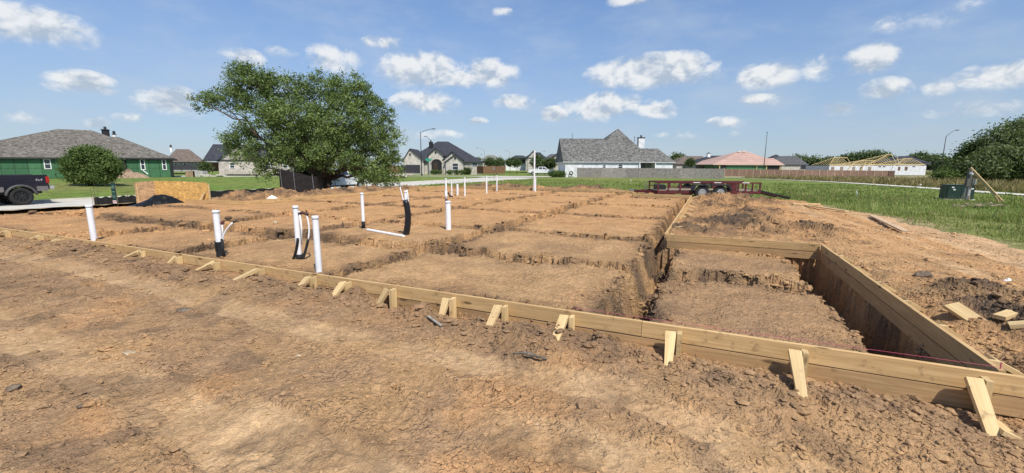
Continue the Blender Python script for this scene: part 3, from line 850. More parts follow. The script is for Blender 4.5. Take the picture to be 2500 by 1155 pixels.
# ------------------------------------------------------------------ plumbing pipes standing in the pad
def stub(name, label, top, base, dia, zb=.10, cap=True, sleeve=None, extra=None, ring=True):
    b = P(base[0], base[1], zb); tz = D(top[0], top[1], b.y).z
    root = thing(name, label, 'pipe', (b.x, b.y, zb), 0, 'white drain stubs standing in the dirt pad')
    h = tz - zb; r = dia / 2
    m = MB(); m.tube([(0, 0, -.25), (0, 0, h)], r, 16); m.build('pipe', M_PVC, root, smooth=False)
    if cap:
        m = MB(); m.lathe([(.001, h + .012), (r * 1.0, h + .012), (r * 1.13, h + .004), (r * 1.13, h - .022), (r * 1.0, h - .022)], 'z', 16); m.build('cap', M_PVC, root)
        if ring:
            m = MB(); m.lathe([(r * 1.0, h - .0225), (r * 1.10, h - .0225), (r * 1.10, h - .034), (r * 1.0, h - .034)], 'z', 16); m.build('cap_ring', M_PVCG, root)
    if sleeve:
        z0, z1 = sleeve
        m = MB(); m.tube([(0, 0, z0), (.004, 0, (z0 + z1) / 2), (0, 0, z1)], [r * 1.35, r * 1.22, r * 1.30], 14); m.build('sleeve', M_FABRIC, root)
    return root, h, r, b
def line(root, name, pts, r, mat): 
    m = MB(); m.tube(pts, r, 8); return m.build(name, mat, root, smooth=True)
def bez(p0, p1, p2, n=10):
    p0, p1, p2 = Vector(p0), Vector(p1), Vector(p2)
    return [p0 * (1 - t) ** 2 + p1 * 2 * t * (1 - t) + p2 * t * t for t in [i / n for i in range(n + 1)]]

stub('drain_pipe', 'tall plain white capped pipe at the left end of the front form', (221, 502), (230, 586), .108)
r_, h, r, b = stub('drain_pipe', 'white capped pipe in a black sleeve with a thin tube bending right', (527, 515), (539, 628), .100, sleeve=(-.05, .27))
line(r_, 'water_tube', bez((.06, 0, .22), (.06, -.02, .42), (.27, 0, .60)), .013, M_PVC)
line(r_, 'tube_sleeve', [(.055, -.02, -.05), (.06, -.01, .32)], .022, M_FABRIC); line(r_, 'tube_sleeve', [(-.05, -.02, .1), (-.06, -.01, .28)], .013, M_FABRIC)
line(r_, 'tube_tip', [(.27, 0, .60), (.31, 0, .615)], .016, M_BLACK); line(r_, 'tube_cap', [(.075, 0, .58), (.10, 0, .60)], .028, pm('dark_red_cap', (.10, .02, .02), .5))
line(r_, 'water_tube', [(.07, 0, .32), (.085, 0, .58)], .012, M_PVC)
r_, h, r, b = stub('drain_pipe', 'white capped pipe with two black sleeved tubes looping beside it', (724, 504), (731, 632), .085)
line(r_, 'water_tube', [(.065, -.02, .25), (.085, -.02, .55), (.06, 0, .80)], .014, M_PVC)
line(r_, 'tube_sleeve', bez((-.10, -.03, -.03), (.0, -.06, .15), (.03, -.06, .36)), .022, M_FABRIC)
line(r_, 'tube_sleeve', bez((.06, -.03, -.03), (.13, -.02, .15), (.18, -.02, .33)), .022, M_FABRIC)
line(r_, 'water_tube', bez((.18, -.02, .33), (.23, 0, .55), (.17, 0, .74)), .013, M_PVC)
line(r_, 'tube_joint', [(.05, 0, .76), (.11, 0, .78), (.17, 0, .76), (.20, 0, .75)], .026, pm('brown_tape', (.07, .035, .025), .7, .4, 20))
line(r_, 'base_collar', [(0, 0, -.03), (0, 0, .08)], .055, M_FABRIC)
stub('drain_pipe', 'white capped pipe close behind the front form in the middle left', (774, 529), (779, 664), .088)
r_, h, r, b = stub('drain_pipe', 'white pipe with a short black collar left of the black wrapped pipe', (882, 472), (888, 560), .078)
line(r_, 'collar', [(0, 0, .03), (0, 0, .20)], .046, M_FABRIC)
r_, h, r, b = stub('drain_pipe', 'pipe wrapped in a tall bent black sleeve with white tubes on top', (989, 467), (994, 575), .070, zb=.10)
line(r_, 'wrap', bez((-.05, 0, -.05), (.10, 0, .40), (-.015, 0, .80)), [.075, .074, .073, .072, .070, .07, .07, .068, .066, .07, .062], M_BLACK)
line(r_, 'water_tube', bez((-.05, 0, .75), (-.08, 0, .9), (-.12, 0, 1.09)), .013, M_PVC); line(r_, 'water_tube', bez((.05, 0, .72), (.06, 0, .9), (.03, 0, 1.02)), .013, M_PVC)
line(r_, 'tube_tip', [(-.12, 0, 1.085), (-.125, 0, 1.12)], .015, M_BLACK)
pa, pb = P(897, 561, .13), P(986, 577, .13)
m = MB(); m.tube([pa, pb], .032, 10); o = m.build('ground_pipe', M_PVC); tag(o, 'white pipe lying on the dirt between two standing pipes', 'pipe')
stub('drain_pipe', 'thick short white capped pipe at the crossing of the trenches', (1095, 492), (1095, 561), .130)
r_, h, r, b = stub('drain_pipe', 'white pipe with black foot standing behind the thick short pipe', (1090, 437), (1090, 513), .070, sleeve=(-.05, .38))
line(r_, 'tube_joint', [(-.06, 0, .60), (.10, 0, .60)], .028, M_BLACK)
line(r_, 'coupling', [(0, 0, .38), (0, 0, .66)], .05, M_PVC)
r_, h, r, b = stub('drain_pipe', 'slim white pipe with black elbow at its foot, leftmost far cluster', (1103, 441), (1103, 481), .065)
line(r_, 'elbow', [(-.14, 0, .16), (-.10, 0, .06), (0, 0, .04), (.03, 0, 0)], .045, M_BLACK)
stub('drain_pipe', 'short stout white pipe in the far pipe cluster', (1117, 450), (1117, 476), .12)
stub('drain_pipe', 'tall white pipe at the right of the far pipe cluster', (1135, 434), (1135, 478), .08)
stub('drain_pipe', 'white pipe left of the pair in the rear middle', (1187, 430), (1188, 473), .085)
stub('drain_pipe', 'white pipe right of the pair in the rear middle', (1212, 429), (1213, 465), .085)
stub('drain_pipe', 'very tall white vent pipe near the rear form', (1301, 368), (1304, 465), .11, ring=False, cap=False)
stub('drain_pipe', 'low white pipe right beside the very tall vent pipe', (1306, 434), (1307, 468), .085)

# ------------------------------------------------------------------ loose lumber and litter
def lumber(name, label, p0, p1, w, h, mat, cat='plank', group=None, up=(0, 0, 1)):
    p0, p1 = Vector(p0), Vector(p1); o = board(name, p0, p1, w, h, mat, None, (0, 0, 0), up=up)
    return tag(o, label, cat, group)
def on_dirt(px, py, up=.03):
    p = DP(px, py); return Vector((p.x, p.y, p.z + up))
def on_gr(px, py, up=.03):
    p = GP(px, py); return Vector((p.x, p.y, p.z + up))
lumber('plank', 'weathered grey plank lying at the grass edge on the right', on_dirt(2128, 531, .06), on_dirt(2210, 571, .06), .14, .038, wood_mat('muddy_plank', (.46, .33, .20), (.56, .41, .26), knots=False))
lumber('plank', 'long pale board lying on the dirt right of the trailer ramp', on_dirt(1966, 504, .05), on_dirt(2068, 519, .05), .14, .038, M_PINE2)
lumber('plank', 'short pale board crossing the long board by the trailer ramp', on_dirt(1935, 501, .05), on_dirt(2000, 503, .09), .10, .038, M_PINE2)
g0 = on_dirt(2412, 790, -.05); lumber('board_offcut', 'broad pale board sticking up out of the dark clay on the right', g0, g0 + Vector((-.02, .34, .12)), .14, .038, M_PINE2, up=(-.3, -.4, 1))
lumber('board_offcut', 'pale board lying at the right edge beside the upright offcut', on_dirt(2436, 790, .06), on_dirt(2530, 768, .12), .09, .038, M_PINE2)
lumber('board_offcut', 'lower pale board half under another at the right edge', on_dirt(2462, 802, .03), on_dirt(2560, 800, .05), .12, .038, M_PINE2)
lumber('board_offcut', 'wooden wedge lying behind the last front brace at lower right', on_dirt(2418, 1030, .02), on_dirt(2470, 1075, .02), .09, .03, M_PINE2, up=(.4, 0, 1))

def blob(name, label, c, r, mat, cat, seed=0, squash=.6, rz=0.0, elong=1.0, group=None):
    """an uneven stone: a subdivided ball with noise"""
    import bmesh
    bm = bmesh.new(); bmesh.ops.create_icosphere(bm, subdivisions=3, radius=1.0)
    rnd = np.random.default_rng(seed)
    ds = rnd.normal(size=(9, 3)); ds /= np.linalg.norm(ds, axis=1)[:, None]; cut = .55 + .35 * rnd.random(9)
    for v in bm.verts:
        p = np.array(v.co)
        for d_, k in zip(ds, cut):
            q = p @ d_
            if q > k: p = p - d_ * (q - k) * .85
        p = p * (1 + .05 * math.sin(7 * p[0] + seed) * math.cos(9 * p[1]))
        v.co = Vector((p[0] * r * elong, p[1] * r, p[2] * r * squash))
    me = bpy.data.meshes.new(name); bm.to_mesh(me); bm.free(); me.materials.append(mat)
    o = bpy.data.objects.new(name, me); C.objects.link(o); o.location = c; o.rotation_euler = (.1 * math.sin(seed), .15 * math.cos(seed * 2), rz)
    return tag(o, label, cat, group)
M_DROCK = pm('dark_rock', (.19, .145, .105), .95, .35, 20, .9, spec=.08)
blob('rock', 'pale flat rock in the left foreground', on_dirt(315, 862, -.005), .045, M_ROCK, 'rock', 3, .45, .4, 1.3)
blob('rock', 'dark flat stone in the lower left foreground', on_dirt(207, 990, .0), .032, M_DROCK, 'rock', 4, .5, .2, 1.5)
blob('rock', 'grey clod at the far left edge of the foreground', on_dirt(30, 948, .0), .04, M_DROCK, 'rock', 5, .6, .9, 1.2)
blob('rock', 'small white stone left of the charred stick', on_dirt(730, 868, .0), .025, M_ROCK, 'rock', 6, .5, .2, 1.4)
blob('rock', 'tan stone in the dirt behind the sleeved pipe', on_dirt(672, 545, .02), .07, M_ROCK, 'rock', 8, .8, 0, 1)
blob('clod', 'dark lump of clay in the foreground below the sixth brace', on_dirt(450, 757, .0), .055, M_DROCK, 'clod', 9, .45, .2, 1.4)
blob('clod', 'dark lump of clay on the right bare ground before the porch form', on_dirt(2258, 676, .02), .10, M_DROCK, 'clod', 10, .6, .2, 1.4)
m = MB(); pa, pb = on_dirt(1250, 866, .015), on_dirt(1335, 882, .02); m.tube([pa, pa * .6 + pb * .4 + Vector((0, 0, .02)), pb], [.004, .015, .009], 7)
tag(m.build('charred_stick', pm('charred_wood', (.17, .145, .12), .9, .6, 40, .6, spec=.1)), 'grey charred piece of wood on the dirt in the foreground centre', 'stick')
m = MB(); pa, pb = on_dirt(1045, 776, .02), on_dirt(1078, 800, .02); m.bar(pa, pb, .03, .008)
tag(m.build('metal_scrap', pm('scrap_metal', (.27, .24, .20), .8, .4, 30, spec=.15)), 'thin grey metal scrap lying in the dirt before the form', 'scrap')
def crumple(name, label, c, w, h, mat, cat, seed):
    rnd = random.Random(seed); m = MB(); n = 7; vs = []
    for j in range(n):
        for i in range(n):
            u, v = i / (n - 1) - .5, j / (n - 1) - .5; k = max(0, 1 - 2 * math.hypot(u, v))
            vs.append((u * w + rnd.uniform(-.1, .1) * w / n, v * w * .7, h * (k ** .7) * rnd.uniform(.55, 1.1)))
    fs = [(j * n + i, j * n + i + 1, (j + 1) * n + i + 1, (j + 1) * n + i) for j in range(n - 1) for i in range(n - 1)]
    m.add(vs, fs); o = m.build(name, mat); o.location = c; return tag(o, label, cat)
crumple('white_bag', 'crumpled white paper on the left form corner', on_dirt(665, 491, .12), .40, .16, M_WHITEPAINT, 'paper', 1)
crumple('litter', 'small white plastic litter on the bare ground at right', on_dirt(2461, 686, .0), .10, .05, M_WHITEPAINT, 'litter', 2)

# ------------------------------------------------------------------ vegetation
ORD = ['first', 'second', 'third', 'fourth', 'fifth', 'sixth', 'seventh', 'eighth', 'ninth', 'tenth', 'eleventh', 'twelfth', 'thirteenth', 'fourteenth', 'fifteenth', 'sixteenth', 'seventeenth', 'eighteenth']
def rank(lst, i):
    return ORD[sorted(range(len(lst)), key=lambda k: lst[k][0]).index(i)]
M_OAKLEAF = leaf_mat('oak_leaf', (.050, .086, .022), (.215, .290, .080))
M_BUSHLEAF = leaf_mat('shrub_leaf', (.036, .066, .016), (.150, .215, .050))
M_FARLEAF = leaf_mat('far_leaf', (.050, .075, .028), (.165, .210, .070), .25)
M_YOUNGLEAF = leaf_mat('young_leaf', (.035, .060, .018), (.11, .15, .045))
M_BLADE = leaf_mat('grass_blade', (.160, .215, .040), (.42, .46, .15), .45)
M_DRYBLADE = leaf_mat('dry_grass_blade', (.17, .14, .045), (.40, .31, .15), .3)

def leaf_cloud(lobes, n_clump, per, leaf, spread, seed, flat=.75, shell=.45):
    """many small leaf quads in clumps spread through ellipsoid lobes; lobes: (centre, (rx, ry, rz))"""
    g = np.random.default_rng(seed)
    vol = np.array([l[1][0] * l[1][2] for l in lobes]); vol = vol / vol.sum()
    which = g.choice(len(lobes), n_clump, p=vol)
    cen = np.array([l[0] for l in lobes])[which]; rad = np.array([l[1] for l in lobes])[which]
    d = g.normal(size=(n_clump, 3)); d /= np.linalg.norm(d, axis=1)[:, None]
    rr = (shell + (1 - shell) * g.random(n_clump)) ** .7
    cc = cen + d * rad * rr[:, None]
    ctint = g.random(n_clump)
    n = n_clump * per; ci = np.repeat(np.arange(n_clump), per)
    off = g.normal(size=(n, 3)) * spread * np.array([1, 1, flat]) * (.6 + .8 * g.random(n_clump))[ci][:, None]
    p = cc[ci] + off
    out = d[ci] * .6 + g.normal(size=(n, 3)); out[:, 2] += .5; out /= np.linalg.norm(out, axis=1)[:, None]
    u = np.cross(out, g.normal(size=(n, 3))); u /= np.linalg.norm(u, axis=1)[:, None] + 1e-9
    w = np.cross(out, u); L = leaf * (.6 + .8 * g.random(n))[:, None]
    V = np.stack([p - u * L * .5, p + w * L * .22, p + u * L * .5, p - w * L * .22], 1).reshape(-1, 3)
    Fq = np.arange(4 * n).reshape(-1, 4)
    tint = np.clip(.15 + .55 * ctint[ci] + .45 * (g.random(n) - .3), 0, 1)
    return V, Fq, np.repeat(tint, 4)
def limb(m, p0, p1, r0, r1, seed, wig=.12, n=7):
    g = random.Random(seed); p0, p1 = Vector(p0), Vector(p1); L = (p1 - p0).length
    pts = []; rad = []
    for i in range(n + 1):
        t = i / n; q = p0.lerp(p1, t) + Vector((0, 0, math.sin(t * math.pi) * L * .06))
        if 0 < i < n: q += Vector((g.uniform(-1, 1), g.uniform(-1, 1), g.uniform(-1, 1))) * wig * L * .35
        pts.append(q); rad.append(r0 + (r1 - r0) * t ** .8)
    m.tube(pts, rad, 7); return pts

def tree(name, label, base, lobes, stems, trunk_r, n_clump, per, leaf, spread, seed, mat, cat='tree', group=None, bark=None, fork=.35, shell=.45):
    base = Vector(base); root = thing(name, label, cat, base, 0, group)
    V, Fq, tint = leaf_cloud(lobes, n_clump, per, leaf, spread, seed, shell=shell)
    np_mesh('crown', V - np.array(base), Fq, mat, root, attrs={'tint': ('FLOAT', tint)})
    m = MB(); g = random.Random(seed)
    cz = [Vector(l[0]) for l in lobes]
    fk = base + Vector((0, 0, (min(c.z for c in cz) - base.z) * fork + .3))
    for k in range(stems):
        off = Vector((g.uniform(-1, 1), g.uniform(-1, 1), 0)) * trunk_r * (1.2 if stems > 1 else 0)
        tip = fk + off * 2.0 + Vector((0, 0, g.uniform(0, .4)))
        limb(m, base + off - Vector((0, 0, .2)), tip, trunk_r * (1.25 if stems == 1 else .8), trunk_r * .7, seed + k, .03)
        for j, c in enumerate(cz):
            if j % stems == k:
                pts = limb(m, tip, tip.lerp(c, .9), trunk_r * .45, trunk_r * .12, seed * 3 + j, .13)
                for e in range(3):
                    q = pts[3 + e]; rx = Vector(lobes[j][1])
                    limb(m, q, c + Vector((g.uniform(-1, 1) * rx.x, g.uniform(-1, 1) * rx.y, g.uniform(-.7, 1) * rx.z)) * .8, trunk_r * .16, trunk_r * .04, seed * 7 + j * 5 + e, .15, 5)
    m.build('trunk', bark or M_BARK, root, off=base, smooth=True)
    return root
def px_lobes(lst, Y, seed, deep=1.0):
    g = random.Random(seed); out = []
    for (px, py, rx, ry, *dy) in lst:
        yy = Y + (dy[0] if dy else g.uniform(-1, 1) * deep); c = D(px, py, yy); k = yy / F
        out.append(((c.x, c.y, c.z), (rx * k, (rx + ry) / 2 * k * .9, ry * k)))
    return out
OAK_Y = 30.0
ob = D(792, 458, OAK_Y); ob.z = gzf(ob.x, ob.y) - .05
oak_l = [(620, 205, 62, 46, 0), (585, 178, 24, 24, .5), (565, 240, 52, 36, .8), (500, 245, 34, 24, 0), (690, 215, 62, 40, 1), (785, 215, 75, 38, 1.2), (855, 232, 68, 50, 0),
         (908, 290, 54, 58, .4), (945, 350, 42, 56, 0), (905, 395, 58, 46, -.8), (820, 300, 86, 66, -2.0), (720, 290, 84, 56, -1.6), (640, 280, 55, 40, -.8), (598, 330, 30, 30, 0),
         (560, 345, 22, 34, .4), (640, 375, 46, 36, -1.4), (725, 375, 66, 46, -2.6), (805, 378, 74, 38, -3.0), (905, 428, 42, 22, -2.2), (650, 418, 34, 22, -1.6), (955, 405, 34, 44, .2), (700, 345, 60, 40, 2.5),
         (850, 350, 70, 60, 2.8), (780, 330, 80, 60, 2.0), (935, 440, 36, 18, -.6), (590, 385, 26, 18, -.4), (745, 420, 38, 26, .6), (795, 432, 34, 22, 1.2), (760, 395, 50, 30, 1.5)]
tree('oak_tree', 'big spreading live oak with low hanging branches beside the street', ob, px_lobes(oak_l, OAK_Y, 1), 4, .30, 1950, 58, .145, .19, 5, M_OAKLEAF, shell=.3)
# bare hanging stems and low sprays on the oak's left
bb = GP(220, 453)
bush_l = [(228, 398, 46, 32, 0), (180, 412, 28, 22, -.6), (262, 405, 28, 26, -.4), (215, 372, 34, 14, 0), (245, 376, 26, 12, .4), (195, 388, 24, 18, .3), (202, 434, 34, 13, -.8), (248, 434, 30, 12, -.6), (170, 396, 14, 14, 0), (280, 420, 16, 12, 0)]
tree('round_shrub', 'dense round dark green shrub before the green house', bb, px_lobes(bush_l, bb.y, 2, .5), 3, .10, 620, 50, .17, .20, 6, M_BUSHLEAF, 'shrub')
# the clump of trees at the right edge
RT = [('leafy tree at the left end of the right grove, lowest of the crowns', [(2388, 372, 34, 28, 0), (2362, 390, 24, 18, 0), (2420, 385, 45, 38, -1)], 62, (2400, 436)),
      ('tall dark tree at the right edge of the photo', [(2480, 330, 48, 42, 0), (2440, 350, 45, 40, -1), (2520, 325, 50, 45, 1), (2500, 375, 55, 35, -1)], 60, (2480, 436)),
      ('wide low tree in the middle of the right grove', [(2450, 385, 46, 30, -2), (2400, 405, 50, 28, -2.5), (2500, 405, 50, 28, -2)], 56, (2450, 437)),
      ('tree beyond the right grove reaching out of the photo', [(2570, 330, 60, 60, 0), (2620, 370, 60, 60, 0)], 60, (2590, 436))]
for i, (lab, lst, Y, bp_) in enumerate(RT):
    b = D(bp_[0], bp_[1], Y); b.z = gzf(b.x, b.y)
    tree('broadleaf_tree', lab, b, px_lobes(lst, Y, 30 + i, 1.5), 2, .22, 400, 42, .34, .40, 40 + i, M_FARLEAF if i else M_BUSHLEAF, 'tree', 'grove at the right edge', fork=.5)
for i, (px, py, rx, ry) in enumerate([(2340, 425, 36, 14), (2420, 426, 40, 14), (2485, 422, 40, 18), (2310, 428, 20, 9)]):
    b = D(px, 438, 55); b.z = gzf(b.x, b.y)
    tree('hedge_shrub', ['low dark shrub at the left foot of the grove', 'low shrub behind the meter post', 'low shrub at the foot of the grove near the right edge', 'smallest shrub left of the grove'][i], b,
         px_lobes([(px, py, rx, ry, 0), (px - 8, py + 4, rx * .6, ry * .7, -1)], 55, 60 + i), 2, .06, 170, 40, .26, .34, 70 + i, M_BUSHLEAF, 'shrub', 'shrubs under the grove')
# far trees on the horizon
FT = [(1655, 388, 13, 9, 210), (1915, 396, 14, 10, 250), (1950, 392, 20, 12, 255), (1985, 396, 22, 14, 240), (2015, 398, 18, 13, 235), (2075, 388, 18, 14, 260), (2105, 386, 16, 13, 250),
      (2135, 382, 18, 14, 245), (2160, 390, 16, 16, 255), (2250, 386, 17, 13, 240), (2280, 392, 20, 14, 230), (2300, 398, 14, 13, 200), (2228, 392, 14, 10, 250), (2050, 396, 16, 10, 262),
      (2320, 402, 22, 13, 170), (1165, 396, 10, 5, 240), (1128, 394, 14, 8, 250)]
for i, (px, py, rx, ry, Y) in enumerate(FT):
    b = D(px, 412, Y); b.z = gzf(b.x, b.y) - .2
    tree('far_tree', rank(FT, i) + ' from the left of the small dark trees on the horizon', b, px_lobes([(px, py, rx, ry, 0), (px - rx * .5, py + ry * .5, rx * .7, ry * .7, 1), (px + rx * .5, py + ry * .5, rx * .7, ry * .7, -1)], Y, i),
         1, .3, 130, 22, 1.15, 1.0, 90 + i, M_FARLEAF, 'tree', 'dark trees along the horizon', fork=.8)
# young planted trees along the far street
YT = [(1195, 397, 9, 8, 118), (1220, 398, 9, 8, 122), (1245, 397, 8, 7, 126), (1262, 399, 8, 7, 112), (1212, 401, 7, 6, 105), (1312, 396, 16, 13, 104), (1345, 400, 14, 10, 100), (1094, 404, 6, 8, 105),
      (1140, 417, 5, 4, 104), (1685, 398, 9, 8, 130), (500, 408, 7, 9, 80), (1330, 404, 10, 8, 101)]
for i, (px, py, rx, ry, Y) in enumerate(YT):
    b = D(px, 424, Y); b.z = gzf(b.x, b.y) - .05
    tree('young_tree', rank(YT, i) + ' from the left of the small young trees by the far houses', b, px_lobes([(px, py, rx, ry, 0), (px + 1, py - ry * .5, rx * .6, ry * .7, 0)], Y, i), 1, .06, 70, 26, .40, .36, 130 + i, M_YOUNGLEAF, 'tree', 'young trees along the far street', fork=.7)

# ------------------------------------------------------------------ grass blades
def blades(name, label, n, region, hgt, wid, mat, seed, tall_noise=True):
    g = np.random.default_rng(seed)
    x, y = region(n, g); s, t = st(x, y)
    sd = sdist_lot(s, t) + .55 * fbm(x, y, .35, 3, 93) + .18 * fbm(x, y, 2.0, 2, 95)
    dens = sstep(.25, -.9, sd) * (.45 + .55 * sstep(-.3, .3, fbm(x, y, .5, 3, 401))) + .05 * (sd < .8) * (sd > 0)
    pxx = path_x(y); on_path = np.abs(x - pxx) < 1.0
    ok = (g.random(len(x)) < dens) & ~on_path & (s > -27.8)
    x, y, sd = x[ok], y[ok], sd[ok]; n = len(x)
    h = hgt * (.45 + .9 * g.random(n)) * (.55 + .75 * sstep(-.4, .5, fbm(x, y, .9, 2, 403))) * np.clip(.35 + .5 * np.maximum(-sd, 0), .35, 1)
    w = wid * (.6 + .8 * g.random(n)) * np.clip(np.hypot(x, y) / 14, .7, 3.0)
    a = g.random(n) * 6.283; lean = h * (.15 + .65 * g.random(n)); b = g.random(n) * 6.283
    z = gz(x, y) - .01
    bx, by = np.cos(a) * w / 2, np.sin(a) * w / 2; lx, ly = np.cos(b) * lean, np.sin(b) * lean
    V = np.stack([np.stack([x - bx, y - by, z], 1), np.stack([x + bx, y + by, z], 1), np.stack([x + lx * .4 + bx * .7, y + ly * .4 + by * .7, z + h * .6], 1),
                  np.stack([x + lx * .4 - bx * .7, y + ly * .4 - by * .7, z + h * .6], 1), np.stack([x + lx, y + ly, z + h], 1)], 1).reshape(-1, 3)
    i = np.arange(n) * 5
    T = np.concatenate([np.stack([i, i + 1, i + 2], 1), np.stack([i, i + 2, i + 3], 1), np.stack([i + 3, i + 2, i + 4], 1)])
    tint = np.clip(.25 + .5 * g.random(n) + .3 * fbm(x, y, .6, 2, 405), 0, 1)
    o = np_mesh(name, V, T, mat, attrs={'tint': ('FLOAT', np.repeat(tint, 5))}, smooth=False)
    return tag(o, label, None, kind='stuff')
def reg_right(n, g):
    t = -2 + 30 * g.random(n) ** 1.0; s = 2.2 + 22 * g.random(n) ** 1.5
    return C0.x + s * AX.x + t * BX.x, C0.y + s * AX.y + t * BX.y
def reg_back(n, g):
    t = 20.5 + 34 * g.random(n) ** 1.3; s = -28 + 50 * g.random(n)
    return C0.x + s * AX.x + t * BX.x, C0.y + s * AX.y + t * BX.y
def reg_dry(n, g):
    y = 18 + 75 * g.random(n) ** 1.3; x = path_x(y) + 1.6 + 26 * g.random(n) ** 1.2
    return x, y
blades('grass', 'rough green grass on the right side of the lot', 110000, reg_right, .13, .016, M_BLADE, 51)
blades('rear_grass', 'rough green grass beyond the rear form', 55000, reg_back, .12, .028, M_BLADE, 52)
blades('dry_grass', 'tall dry brown grass beyond the concrete path', 42000, reg_dry, .60, .030, M_DRYBLADE, 53)
blades('seed_grass', 'pale dry stalks standing among the green grass', 5000, reg_right, .42, .008, M_DRYBLADE, 54)

# ------------------------------------------------------------------ things along the left of the lot
def on_s(px, s):
    """plan point where the view direction of a pixel column meets the line s = const"""
    d = ray(px, 430); dx, dy = d[0], d[1]
    k = (s + C0.x * AX.x + C0.y * AX.y) / (dx * AX.x + dy * AX.y)
    return Vector((dx * k, dy * k))
def silt_fence(label, px0, px1, s, ztop, zbot, n):
    a, b = on_s(px0, s), on_s(px1, s); root = thing('silt_fence', label, 'silt fence', (a.x, a.y, zbot), 0, 'black silt fence along the street')
    m = MB(); vs = []; N = 40
    for i in range(N + 1):
        p = a.lerp(b, i / N); w = .012 * math.sin(i * .8)
        for z in (zbot - .1, (zbot + ztop) / 2, ztop + .03 * math.sin(i * .9)):
            vs.append((p.x + w * AX.x, p.y + w * AX.y, z))
    fs = [(i * 3 + k, i * 3 + k + 1, i * 3 + k + 4, i * 3 + k + 3) for i in range(N) for k in range(2)]
    # a second skin gives the cloth thickness
    M0 = len(vs); vs += [(x - .012 * AX.x, y - .012 * AX.y, z) for x, y, z in vs]; fs += [tuple(reversed([i + M0 for i in f])) for f in fs]
    fs += [(i * 3 + 2, i * 3 + 5, i * 3 + 5 + M0, i * 3 + 2 + M0) for i in range(N)]
    m.add(vs, fs); m.build('fabric', M_FABRIC, root, off=root.location)
    for i in range(n):
        p = a.lerp(b, i / max(1, n - 1)); m = MB(); q = p - Vector((AX.x, AX.y)) * .05
        m.bar((q.x, q.y, zbot - .2), (q.x, q.y, ztop + .12), .03, .03); m.build('stake', M_GREYWOOD, root, off=root.location)
silt_fence('low black silt fence behind the green sign', 222, 345, -27.4, .16, -.36, 4)
silt_fence('low black silt fence between the plywood box and the oak', 500, 720, -27.2, .20, -.40, 6)
# rebar pins at the street corner
rb = on_s(226, -27.0); zr = gzf(rb.x, rb.y)
rroot = thing('rebar_bundle', 'few thin rusty rebar pins standing at the left end of the silt fence', 'rebar', (rb.x, rb.y, zr))
for k in range(3):
    m = MB(); m.tube([(k * .13 - .18, .05 * k, -.1), (k * .09 - .2, .05 * k + .02, .78 + .1 * math.sin(k * 2))], .007, 5); m.build('rebar', pm('rusty_rebar', (.06, .04, .03), .8, .4, 20), rroot)

def osb_mat(name, c):
    m, N, b = base_mat(name)
    t = N.node('ShaderNodeTexCoord'); vo = N.node('ShaderNodeTexVoronoi'); vo.inputs['Scale'].default_value = 14
    N.put(vo.inputs['Vector'], N.vmath('MULTIPLY', t.outputs['Object'], (1, 1, 1.6)))
    sp = N.node('ShaderNodeSeparateXYZ'); N.put(sp.inputs[0], vo.outputs['Color'])
    n = N.noise(t.outputs['Object'], 2.5, 4, .6)
    k = N.math('MULTIPLY', N.ramp(sp.outputs[0], 0, 1, .70, 1.25, smooth=False), N.ramp(n, .3, .7, .85, 1.15))
    cc = N.vmath('SCALE', rgba(c)[:3]); N.put(cc.node.inputs['Scale'], k); N.put(b.inputs['Base Color'], cc)
    b.inputs['Roughness'].default_value = .75
    return m
M_OSB = osb_mat('osb_lit', (.56, .33, .10)); M_OSB_SHADE = osb_mat('osb_shaded', (.40, .25, .13))  # same board twice; the darker copy paints in the left face's weaker sun
YB = 19.7
A_, B_, E_ = D(327, 446, YB - .45), D(375, 442, YB), D(504, 446, YB - .05)
root = thing('plywood_pen', 'open pen of upright particle board sheets behind the black plastic', 'pen', (B_.x, B_.y, -.35))
def sheet(p, q, z0, z1, th, mat, name='panel'):
    m = MB(); d = Vector((q.x - p.x, q.y - p.y, 0)).normalized(); nrm = Vector((-d.y, d.x, 0)) * th
    vs = [Vector((p.x, p.y, z0)), Vector((q.x, q.y, z0)), Vector((q.x, q.y, z1 if isinstance(z1, float) else z1[1])), Vector((p.x, p.y, z1 if isinstance(z1, float) else z1[0]))]
    vs += [v + nrm for v in vs]; m.add(vs, [(0, 1, 2, 3), (7, 6, 5, 4), (0, 4, 5, 1), (1, 5, 6, 2), (2, 6, 7, 3), (3, 7, 4, 0)])
    return m.build(name, mat, root, off=root.location)
Mid = B_.lerp(E_, .52)
sheet(A_, B_ - Vector((.01, 0, 0)), -.35, (A_.z, B_.z), .018, M_OSB_SHADE); sheet(B_, Mid - Vector((.005, 0, 0)), -.35, (B_.z + .01, B_.z), .018, M_OSB); sheet(Mid, E_, -.35, (B_.z, E_.z), .018, M_OSB)
bk = Vector((-1.55, 1.9, 0)); sheet(A_ + bk, E_ + bk, -.35, .70, .018, M_OSB_SHADE); sheet(E_ + Vector((.02, .0, 0)), E_ + bk, -.35, (E_.z, .7), .018, M_OSB)
for p in (A_, B_, Mid, E_):
    m = MB(); m.bar((p.x + .03, p.y + .06, -.4), (p.x + .03, p.y + .06, p.z - .06), .038, .089); m.build('stud', M_PINE2, root, off=root.location)
m = MB(); m.bar((E_.x - .30, E_.y - .30, -.1), (E_.x - .10, E_.y - .04, .42), .09, .038); m.build('brace', M_PINE2, root, off=root.location)

